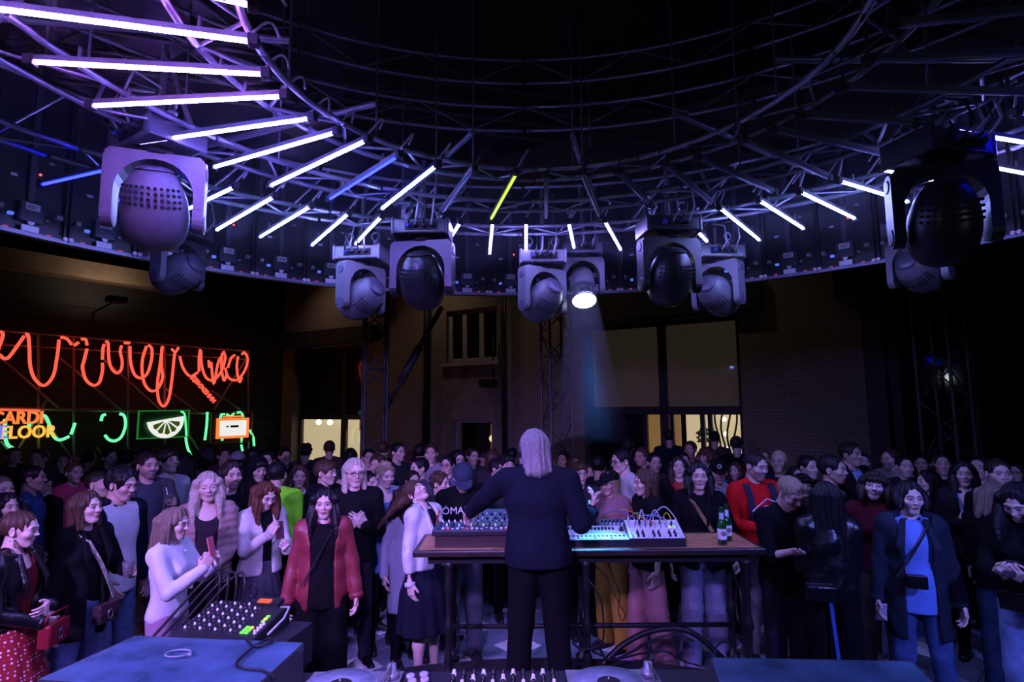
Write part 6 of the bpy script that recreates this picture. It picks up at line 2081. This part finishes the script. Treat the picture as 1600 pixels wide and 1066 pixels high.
f = person('redsweat', 1176, 706, 1.84, 34, 'man in bright red sweatshirt with backpack straps', 'short', 'dark', 0, 'fair', top=((.62, .012, .016), .88, 1., .018), legs=('trousers', (.22, .2, .22), .02), arms=('drink', 'pocket'), head=(14, 10, 0), res=2, group=GF, depth=5.5, beard=.45,
           extras=(('backstraps', cloth_mat((.025, .035, .06))), ('print', 'ЭНТUOИ', .07, mat('print_white'), 1.26, -.146, .03, .25)))
b = MB()
_d = [(-.17, 0), (0, .085), (.17, 0), (0, -.085)]
for i in range(4):
    b.tube([(*_d[i], 0), (*_d[(i + 1) % 4], 0)], .005, 5)
o = b.build('printed_diamond', mat('print_white'), f['root'])
o.matrix_local = Matrix.Translation(Vector(f['T']((.03, -.142, 1.26)))) @ Matrix.Rotation(math.pi / 2 - .12, 4, 'X') @ Matrix.Rotation(.1, 4, 'Z')
cup(f, -1, 'cup with white straw held by the man in red', M_drink)
f = person('lookdown', 1214, 738, 1.78, 34, 'fair-haired man in black tee bending over his hands', 'short', 'blond', 0, 'fair', top=(BLACK, .84, .5, .018), legs=('trousers', (.02, .02, .03), .02), arms=(((.05, -.33, 1.2), 'relax', (.7, -.6, -.1), (.2, .3, 1)), ((.07, -.36, 1.15), 'open', (-.6, -.7, .1), (-.1, -.1, 1))),
           head=(6, 26, 0), res=2, group=GF, lean=.16, depth=4.5, build=1.)
f = person('backhair', 1288, 752, 1.66, 195, 'woman from behind with long black hair and leather jacket', 'long', 'black', 1, 'fair', jacket=dict(c=(BLACK, 'leather'), hem=.98), top=(BLACK, .95, 0), legs=('trousers', BLACK, .03), arms=('clasp', 'belly'), head=(-10, 8, 0), res=2, group=GF, L=.42, fb=-.2, depth=4.3)
bag(f, .12, .2, .98, .19, .11, 'black studded belt bag on the leather-jacketed woman', leath(BLACK), strap=False, buckle=False)
b = MB()
for z0, z1 in ((.06, .5), (.5, .98)):
    b.box(-.012, .012, -.004, .004, z0, z1)
fs = f['s']
st_ = b.build('side_stripe', mat('blue_stripe', (.05, .12, .5), .6), f['root'])
st_.matrix_local = Matrix.Translation((-.02 * fs, .123 * fs, 0)) @ Matrix.Rotation(math.radians(4), 4, 'Y')
f = person('turtleneck', 1362, 736, 1.70, 0, 'woman in maroon turtleneck with pale-tipped dark hair', 'fringe', 'dark', 1, 'pale', top=((.085, .01, .02), .93, 1., .012, 'high'), legs=('trousers', (.10, .07, .075), .025), arms=('side', 'back'), head=(0, -4, 4), res=2, group=GF, L=.2)
f = person('navycoat', 1418, 751, 1.68, 14, 'dark-haired woman in big dark coat over bright blue top', 'back', 'black', 1, 'pale', top=((.16, .3, .75), .8, 1., .02, 'crew'), jacket=dict(c=(.02, .028, .045), hem=.62, open=.085, openb=.1, lapel=1, e=.03), legs=('trousers', ((.06, .11, .26), 'denim'), .012),
           arms=('side', 'side'), head=(8, 4, 0), res=2, group=GF, wide=1.06, L=.12, lip=(.35, .08, .1), extras=(('strap', 1, M_blk, .035, 1.05, .008),), stance=.15)
phone(f, 'phone with pale patterned case held at thigh by coat woman', (.6, .55, .65), sx=-1, dz=-.02, tilt=.4)
bag(f, -.05, -.21, 1.05, .13, .09, 'small black bag on chest over bright blue top', leath(BLACK), strap=False, buckle=False)
f = person('edgephone', 1592, 748, 1.68, -14, 'long-haired woman at right edge in light jeans using phone', 'long', 'black', 1, 'fair', top=(BLACK, .93, 1., .016), legs=('trousers', LJEANS, .012), arms=('phonelow', 'phonelow'), head=(-4, 30, 0), res=2, group=GF, L=.36, depth=4.0)
phone(f, 'black phone held low by the woman at right edge', (.02, .02, .025), dz=.02, tilt=-1.0)
bag(f, .0, -.17, .97, .24, .12, 'black belt bag over the light jeans', leath(BLACK), strap=False, buckle=False)
f = person('backblonde', 1550, 753, 1.67, 165, 'blonde woman from behind in black jacket and blue jeans', 'long', 'ash', 1, 'fair', jacket=dict(c=BLACK, hem=.9), top=(BLACK, .95, 0), legs=('trousers', DJEANS, .015), arms=('side', 'chest'), res=2, group=GF, L=.16, fb=-.2, depth=4.9, shoec=(.7, .65, .75), sole=(.8, .75, .8))
f = person('vneck', 1504, 720, 1.73, 4, 'dark-haired woman in dark jacket and blue v-neck before tower', 'back', 'black', 1, 'pale', top=((.16, .26, .5), .9, 1., .01, 'vee'), jacket=dict(c=(.02, .014, .02), hem=.9, open=.05), legs=BT, arms=('chest', 'side'), res=1, group=GM, L=.3)

# ---------------------------------------------------------------- middle rows
def mid(key, px, py, H, yaw, label, **k):
    k.setdefault('res', 1)
    k.setdefault('group', GM)
    k.setdefault('top', (CHAR, .88, 1., .014))
    k.setdefault('legs', BT)
    k.setdefault('arms', ('side', 'side'))
    return person(key, px, py, H, yaw, label, **k)
mid('edge1', 10, 770, 1.60, 40, 'black-haired woman just behind the leather jacket woman', hair='long', hc='black', fem=1, top=(BLACK, .9, 1.), depth=4.7)
mid('edge2', 4, 745, 1.72, 30, 'man with high pale forehead at the far left edge', hair='crop', hc='ash', depth=5.4)
mid('bluecollar', 52, 728, 1.78, 75, 'man with dark hair and blue collar facing right, far left', hair='short', hc='black', top=((.03, .07, .2), .88, 1.), tone='mid')
mid('lookleft', 70, 738, 1.76, -55, 'dark-haired man facing left toward the blue-collared man', hair='short', hc='black', top=(BLACK, .88, 1.), depth=5.9, tone='mid')
mid('pink', 117, 722, 1.72, 30, 'red-haired person with top bun in hot pink jacket', hair='bun', hc='ginger', fem=1, top=((.75, .07, .17), .9, 1., .016))
mid('cropped', 155, 737, 1.72, 62, 'close-cropped man in profile behind the white tee man', hair='crop', hc='dark', top=(BLACK, .88, 1.))
f = mid('moustache', 232, 708, 1.86, 26, 'tall moustached man in grey shirt jacket holding a drink', hair='short', hc='dark', top=((.05, .06, .09), .85, 1., .012), jacket=dict(c=(.06, .065, .08), hem=.8, open=.1), arms=('side', 'drinkup'), beard=.6, res=2)
cup(f, 1, 'cup of dark drink with straw held by moustached man')
mid('chinup', 266, 704, 1.86, 40, 'young man with raised chin in pale grey tee', hair='bangs', hc='dark', top=((.5, .52, .6), .85, .45, .014), head=(0, -12, 0))
mid('longman', 362, 722, 1.76, 22, 'man with long dark hair and moustache behind the blonde', hair='man', hc='dark', beard=.6, top=(BLACK, .88, 1.))
mid('hiddenface', 348, 748, 1.64, 40, 'face half hidden behind the wavy blonde hair', hair='long', hc='brown', fem=1, top=(BLACK, .88, 1.), depth=5.9)
mid('hoodie', 403, 716, 1.78, 18, 'person with black hood pulled up over dark fringe', hair='bangs', hc='black', top=(BLACK, .86, 1., .03), hooded=(BLACK, 'up'), head=(4, 6, 0))
mid('neongreen', 434, 722, 1.76, 160, 'person in neon green top turned away behind black hood', hair='short', hc='black', top=((.22, .85, .03), .88, .5, .02))
mid('greenjacket', 468, 727, 1.70, 4, 'brown-haired woman in dark green jacket and white tee', hair='bob', hc='brown', fem=1, top=((.55, .55, .6), .9, 1.), jacket=dict(c=(.012, .045, .035), hem=.86, open=.045))
mid('profileman', 510, 720, 1.77, 55, 'brown-haired young man in black hoodie looking right', hair='bangs', hc='brown', top=(BLACK, .86, 1., .03), hooded=(BLACK, 'down'))
mid('behind1', 530, 742, 1.66, 10, 'woman half hidden beside the blond man with glasses', hair='long', hc='dark', fem=1, depth=6.3)
mid('behind2', 578, 738, 1.66, 40, 'dark-haired woman between the blond man and curly blonde', hair='up', hc='black', fem=1, depth=6.2)
mid('lowbrow', 590, 712, 1.74, -25, 'brown-haired head showing above the curly blonde', hair='messy', hc='brown', depth=7.0)
mid('profl', 655, 716, 1.75, -60, 'dark-haired man in profile left behind the leaning woman', hair='short', hc='black', top=((.1, .1, .13), .88, 1.), depth=7.0)
mid('foreheadw', 645, 735, 1.66, 20, 'woman whose forehead shows above the streaming hair', hair='up', hc='dark', fem=1, depth=6.7)
mid('curlydark', 688, 738, 1.66, 60, 'curly brown-haired head just right of leaning woman', hair='curly', hc='brown', fem=1, depth=6.3)
mid('specs', 700, 712, 1.74, -25, 'young man in glasses behind the lettered tee', hair='short', hc='black', extras=(('glasses',),), top=((.1, .1, .15), .88, 1.), depth=7.1)
mid('suit', 757, 704, 1.78, 50, 'man in dark jacket and pale shirt left of musician', hair='short', hc='black', top=((.4, .42, .5), .88, 1.), jacket=dict(c=BLACK, hem=.85, open=.05), depth=7.6)
mid('shoulder', 792, 710, 1.76, 20, 'dark-haired man whose face shows over the musician shoulder', hair='bangs', hc='black', depth=6.6)
mid('ear', 777, 718, 1.70, 60, 'dark-haired man hidden behind musician left shoulder', hair='short', hc='black', depth=7.2)
mid('rspecs', 905, 722, 1.73, 20, 'short-haired young man in glasses right of the musician', hair='bangs', hc='brown', extras=(('glasses',),), depth=6.3)
mid('rwoman', 918, 724, 1.70, 12, 'woman in dark jacket and pale top near the smoker', hair='bob', hc='dark', fem=1, top=((.5, .5, .55), .9, 1.), jacket=dict(c=BLACK, hem=.85, open=.07), depth=6.9)
mid('beigecoat', 972, 702, 1.82, -52, 'smiling man with glasses in pale beige trench coat', hair='short', hc='black', extras=(('glasses',),), top=(BLACK, .88, 1.), jacket=dict(c=(.52, .47, .47), hem=.4, e=.032), head=(-6, 6, 0), shoec=BLACK, legs=('trousers', (.4, .38, .42), .02))
mid('smoker', 953, 735, 1.64, -40, 'blonde smoker in black cap and dusty pink shirt', hair='bob', hc='blond', fem=1, top=((.24, .13, .15), .86, 1., .02), arms=('face', 'drink'), extras=(('cap', BLACK),), legs=('trousers', (.34, .2, .03), .03), head=(0, 8, 0))
mid('redstrap', 1060, 713, 1.72, 8, 'girl with centre-parted hair, patterned scarf and red strap', hair='back', hc='dark', fem=1, top=((.3, .06, .03), .9, 1., .01, 'crew'), jacket=dict(c=BLACK, hem=.85, open=.05), extras=(('strap', -1, mat('red_strap', (.5, .01, .02), .5), .035, 1.0, .016),), head=(-4, -4, 0))
mid('fringe', 1103, 700, 1.78, -40, 'red-brown haired person with fringe looking left', hair='fringe', hc='auburn', fem=1, L=.1, depth=7.4)
mid('cap2', 1122, 720, 1.76, 5, 'stern young man in black cap with white emblem', hair='crop', hc='brown', extras=(('cap', BLACK, '', 1),), top=((.25, .25, .28), .88, 1.), head=(0, 6, 0), depth=6.5)
mid('behindred', 1150, 722, 1.70, -30, 'woman hidden behind the red sweatshirt man', hair='back', hc='brown', fem=1, top=((.08, .16, .3), .9, 1.), depth=6.9)
mid('between', 1254, 740, 1.66, 15, 'woman with fringe peering between the bent man and long hair', hair='fringe', hc='black', fem=1, L=.12, depth=6.1, tone='pale')
mid('behindhead', 1243, 728, 1.70, 20, 'dark-haired head behind the bent fair-haired man', hair='bob', hc='dark', fem=1, depth=6.8)
mid('rprof', 1300, 712, 1.76, 70, 'dark-haired man in profile right under the brick wall', hair='short', hc='black', tone='mid', top=(BLACK, .88, 1.))
mid('tallprof', 1328, 692, 1.86, 55, 'tall man in dark jacket and pale blue tee looking right', hair='short', hc='dark', top=((.25, .4, .6), .86, 1.), jacket=dict(c=BLACK, hem=.85, open=.06), tone='mid')
mid('forehead', 1348, 708, 1.76, 10, 'man whose forehead shows above the long black hair', hair='short', hc='dark', depth=7.2)
mid('longback', 1347, 727, 1.70, 150, 'woman with long black hair turned away behind maroon turtleneck', hair='long', hc='black', fem=1, L=.4, fb=-.2, depth=6.5, top=(BLACK, .88, 1.))
mid('greyhoodie', 1390, 702, 1.83, -42, 'man in pale grey hoodie looking left', hair='crop', hc='brown', top=((.42, .38, .38), .86, 1., .03), hooded=((.42, .38, .38), 'down'), depth=6.6)
mid('behindcoat', 1440, 710, 1.78, -10, 'broad man with half-hidden face behind the coat woman', hair='short', hc='black', top=(BLACK, .86, 1.), depth=6.7)
mid('darkhead', 1448, 735, 1.68, -60, 'dark-haired woman with cigarette behind the coat woman', hair='bob', hc='black', fem=1, top=((BLACK), .86, 1.), arms=('side', 'face'), depth=6.0)
mid('rman', 1558, 718, 1.78, 20, 'short-haired man above the blonde woman at right', hair='short', hc='dark', top=(BLACK, .86, 1.))
mid('rspecw', 1590, 722, 1.72, -30, 'dark-haired woman in glasses at the right edge', hair='back', hc='black', fem=1, extras=(('glasses',),), top=(BLACK, .86, 1.), tone='pale', depth=6.4)

# ---------------------------------------------------------------- back rows, mostly in silhouette
BACK = [(22, 700, 1.74, 20, 'short', 0, 'below the glowing FLOOR letters'), (62, 702, 1.78, -30, 'short', 0, 'right of the FLOOR letters'), (98, 708, 1.7, 10, 'bob', 1, 'under the first open green loop'),
        (140, 705, 1.72, 160, 'short', 0, 'between the two open green loops'), (172, 702, 1.75, 30, 'short', 0, 'under the big green hook'), (200, 704, 1.75, 150, 'messy', 0, 'left of the lime sign'),
        (226, 698, 1.8, 180, 'short', 0, 'at the lower left corner of lime sign'), (262, 694, 1.82, 170, 'short', 0, 'directly under the lime slice'), (290, 706, 1.72, 190, 'long', 1, 'beside the long green tube'),
        (327, 693, 1.78, 175, 'long', 1, 'with long hair under the cassette sign'), (350, 700, 1.72, 20, 'curly', 0, 'with curls under the cassette sign'), (372, 706, 1.72, 185, 'crop', 0, 'in pale knit cap right of cassette sign'),
        (398, 700, 1.78, 160, 'messy', 0, 'under the last green drip'), (420, 705, 1.74, -20, 'short', 0, 'beside the corner pipe'), (446, 700, 1.76, 15, 'short', 0, 'before the green-lit door jamb'), (478, 694, 1.74, 170, 'curly', 0, 'standing in for the plant before the lit door'),  # the curly figure by the lit door stands in for a plant silhouette
        (515, 689, 1.78, 175, 'short', 0, 'dark against the cream lit wall'), (548, 700, 1.72, 185, 'bob', 1, 'with rounded hair before narrow lit pane'), (576, 702, 1.74, 10, 'short', 0, 'at the left tower foot'), (600, 690, 1.8, 160, 'short', 0, 'right of the left tower'),
        (622, 692, 1.82, 40, 'short', 0, 'tall with lit profile right of the tower'), (642, 705, 1.7, 175, 'short', 0, 'low in front of brick wall'), (658, 694, 1.8, 150, 'short', 0, 'left of the drain pipe'), (674, 694, 1.82, -10, 'short', 0, 'in pale hooded top by drain pipe'),
        (716, 705, 1.74, 20, 'messy', 0, 'above the blue cap'), (738, 700, 1.76, 30, 'short', 0, 'left of the small doorway light'), (770, 702, 1.76, 165, 'bob', 1, 'under the small doorway light'), (800, 700, 1.74, 175, 'short', 0, 'by the red-lit pipe'),
        (880, 706, 1.74, -20, 'short', 0, 'right of the musician hair'), (898, 712, 1.70, 25, 'bob', 1, 'low behind the man in glasses'), (935, 712, 1.72, 170, 'short', 0, 'left of the green reflections'), (980, 686, 1.82, 175, 'short', 0, 'tallest before the dark glass door'),
        (1002, 700, 1.76, -30, 'short', 0, 'behind the beige coat man'), (1022, 708, 1.74, 20, 'short', 0, 'before the wooden door'), (1045, 672, 1.86, 180, 'short', 0, 'broad against the bright doorway'), (1066, 706, 1.72, 30, 'bob', 1, 'right of the broad one'),
        (1078, 690, 1.78, -15, 'short', 0, 'under the plant in the window'), (1116, 674, 1.84, 175, 'short', 0, 'left before the twisted grille'), (1150, 682, 1.82, 180, 'short', 0, 'right before the twisted grille'), (1190, 700, 1.8, 30, 'bob', 1, 'above the red sweatshirt shoulder'),
        (1216, 704, 1.78, -15, 'bald', 0, 'bald, in front of the dark brick'), (1262, 712, 1.74, 40, 'short', 0, 'left of the man in profile right'), (1412, 712, 1.74, 20, 'short', 0, 'right of the grey hoodie'), (1470, 708, 1.76, 10, 'short', 0, 'left of the right tower'),
        (1530, 712, 1.76, -20, 'short', 0, 'right of the right tower')]
rb_ = random.Random(11)
for i, (px, py, H, yaw, hr, fem, where) in enumerate(BACK):
    lab = f'dark figure in the back row, {where}'
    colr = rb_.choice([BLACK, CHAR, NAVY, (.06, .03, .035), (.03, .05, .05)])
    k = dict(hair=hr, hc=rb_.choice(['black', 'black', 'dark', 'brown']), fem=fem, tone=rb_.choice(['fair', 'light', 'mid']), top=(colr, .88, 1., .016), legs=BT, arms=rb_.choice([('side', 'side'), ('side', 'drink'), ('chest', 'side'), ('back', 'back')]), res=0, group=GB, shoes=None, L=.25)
    if px == 372:
        k['extras'] = (('cap', (.28, .28, .34)),)
    if px == 674:
        k['top'] = ((.3, .28, .36), .88, 1., .02)
    if px == 172:
        k['tone'] = 'fair'
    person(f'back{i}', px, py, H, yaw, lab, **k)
# ---------------------------------------------------------------- stage haze: a thin layer at the height of the bars, a denser cone shaped to show the beam
def haze(name, box, dens, label, aniso=.2):
    m = bpy.data.materials.new(name)
    m.use_nodes = True
    nt = m.node_tree
    nt.nodes.remove(nt.nodes['Principled BSDF'])
    v = nt.nodes.new('ShaderNodeVolumeScatter')
    v.inputs['Color'].default_value = (.85, .88, 1., 1)
    v.inputs['Density'].default_value = dens
    v.inputs['Anisotropy'].default_value = aniso
    nt.links.new(v.outputs[0], nt.nodes['Material Output'].inputs['Volume'])
    o = MB().box(*box).build(name, m)
    return tag(o, label, 'haze', kind='stuff')
haze('stage_haze', (-5, 5, 1.2, 6.4, HB - .16, HB + .3), .02, 'thin glowing haze layer around the ring of light bars')
bp_ = at(909, 440, 5.15)
b0, b1 = at(908, 436, 5.12), Vector((at(908, 436, 5.12).x - .06, 4.25, 1.95))
o = haze('beam_haze', (0, .1, 0, .1, 0, .1), .11, 'haze cone shaped as the blue shaft of light below the lit lamp', 0.)
me = MB().tube([b0, b0 + (b1 - b0) * .5, b1], [.11, .2, .3], 20).mesh('beam_haze', o.data.materials[0])
o.data = me
nt = o.data.materials[0].node_tree                     # density fades downward to hide the lower end of the beam cone
gp, sx_, mr = nt.nodes.new('ShaderNodeNewGeometry'), nt.nodes.new('ShaderNodeSeparateXYZ'), nt.nodes.new('ShaderNodeMapRange')
mr.inputs[1].default_value, mr.inputs[2].default_value, mr.inputs[3].default_value, mr.inputs[4].default_value = 2.0, 3.3, 0., .3
nt.links.new(gp.outputs['Position'], sx_.inputs[0])
nt.links.new(sx_.outputs[2], mr.inputs[0])
nt.links.new(mr.outputs[0], next(n for n in nt.nodes if n.type == 'VOLUME_SCATTER').inputs['Density'])
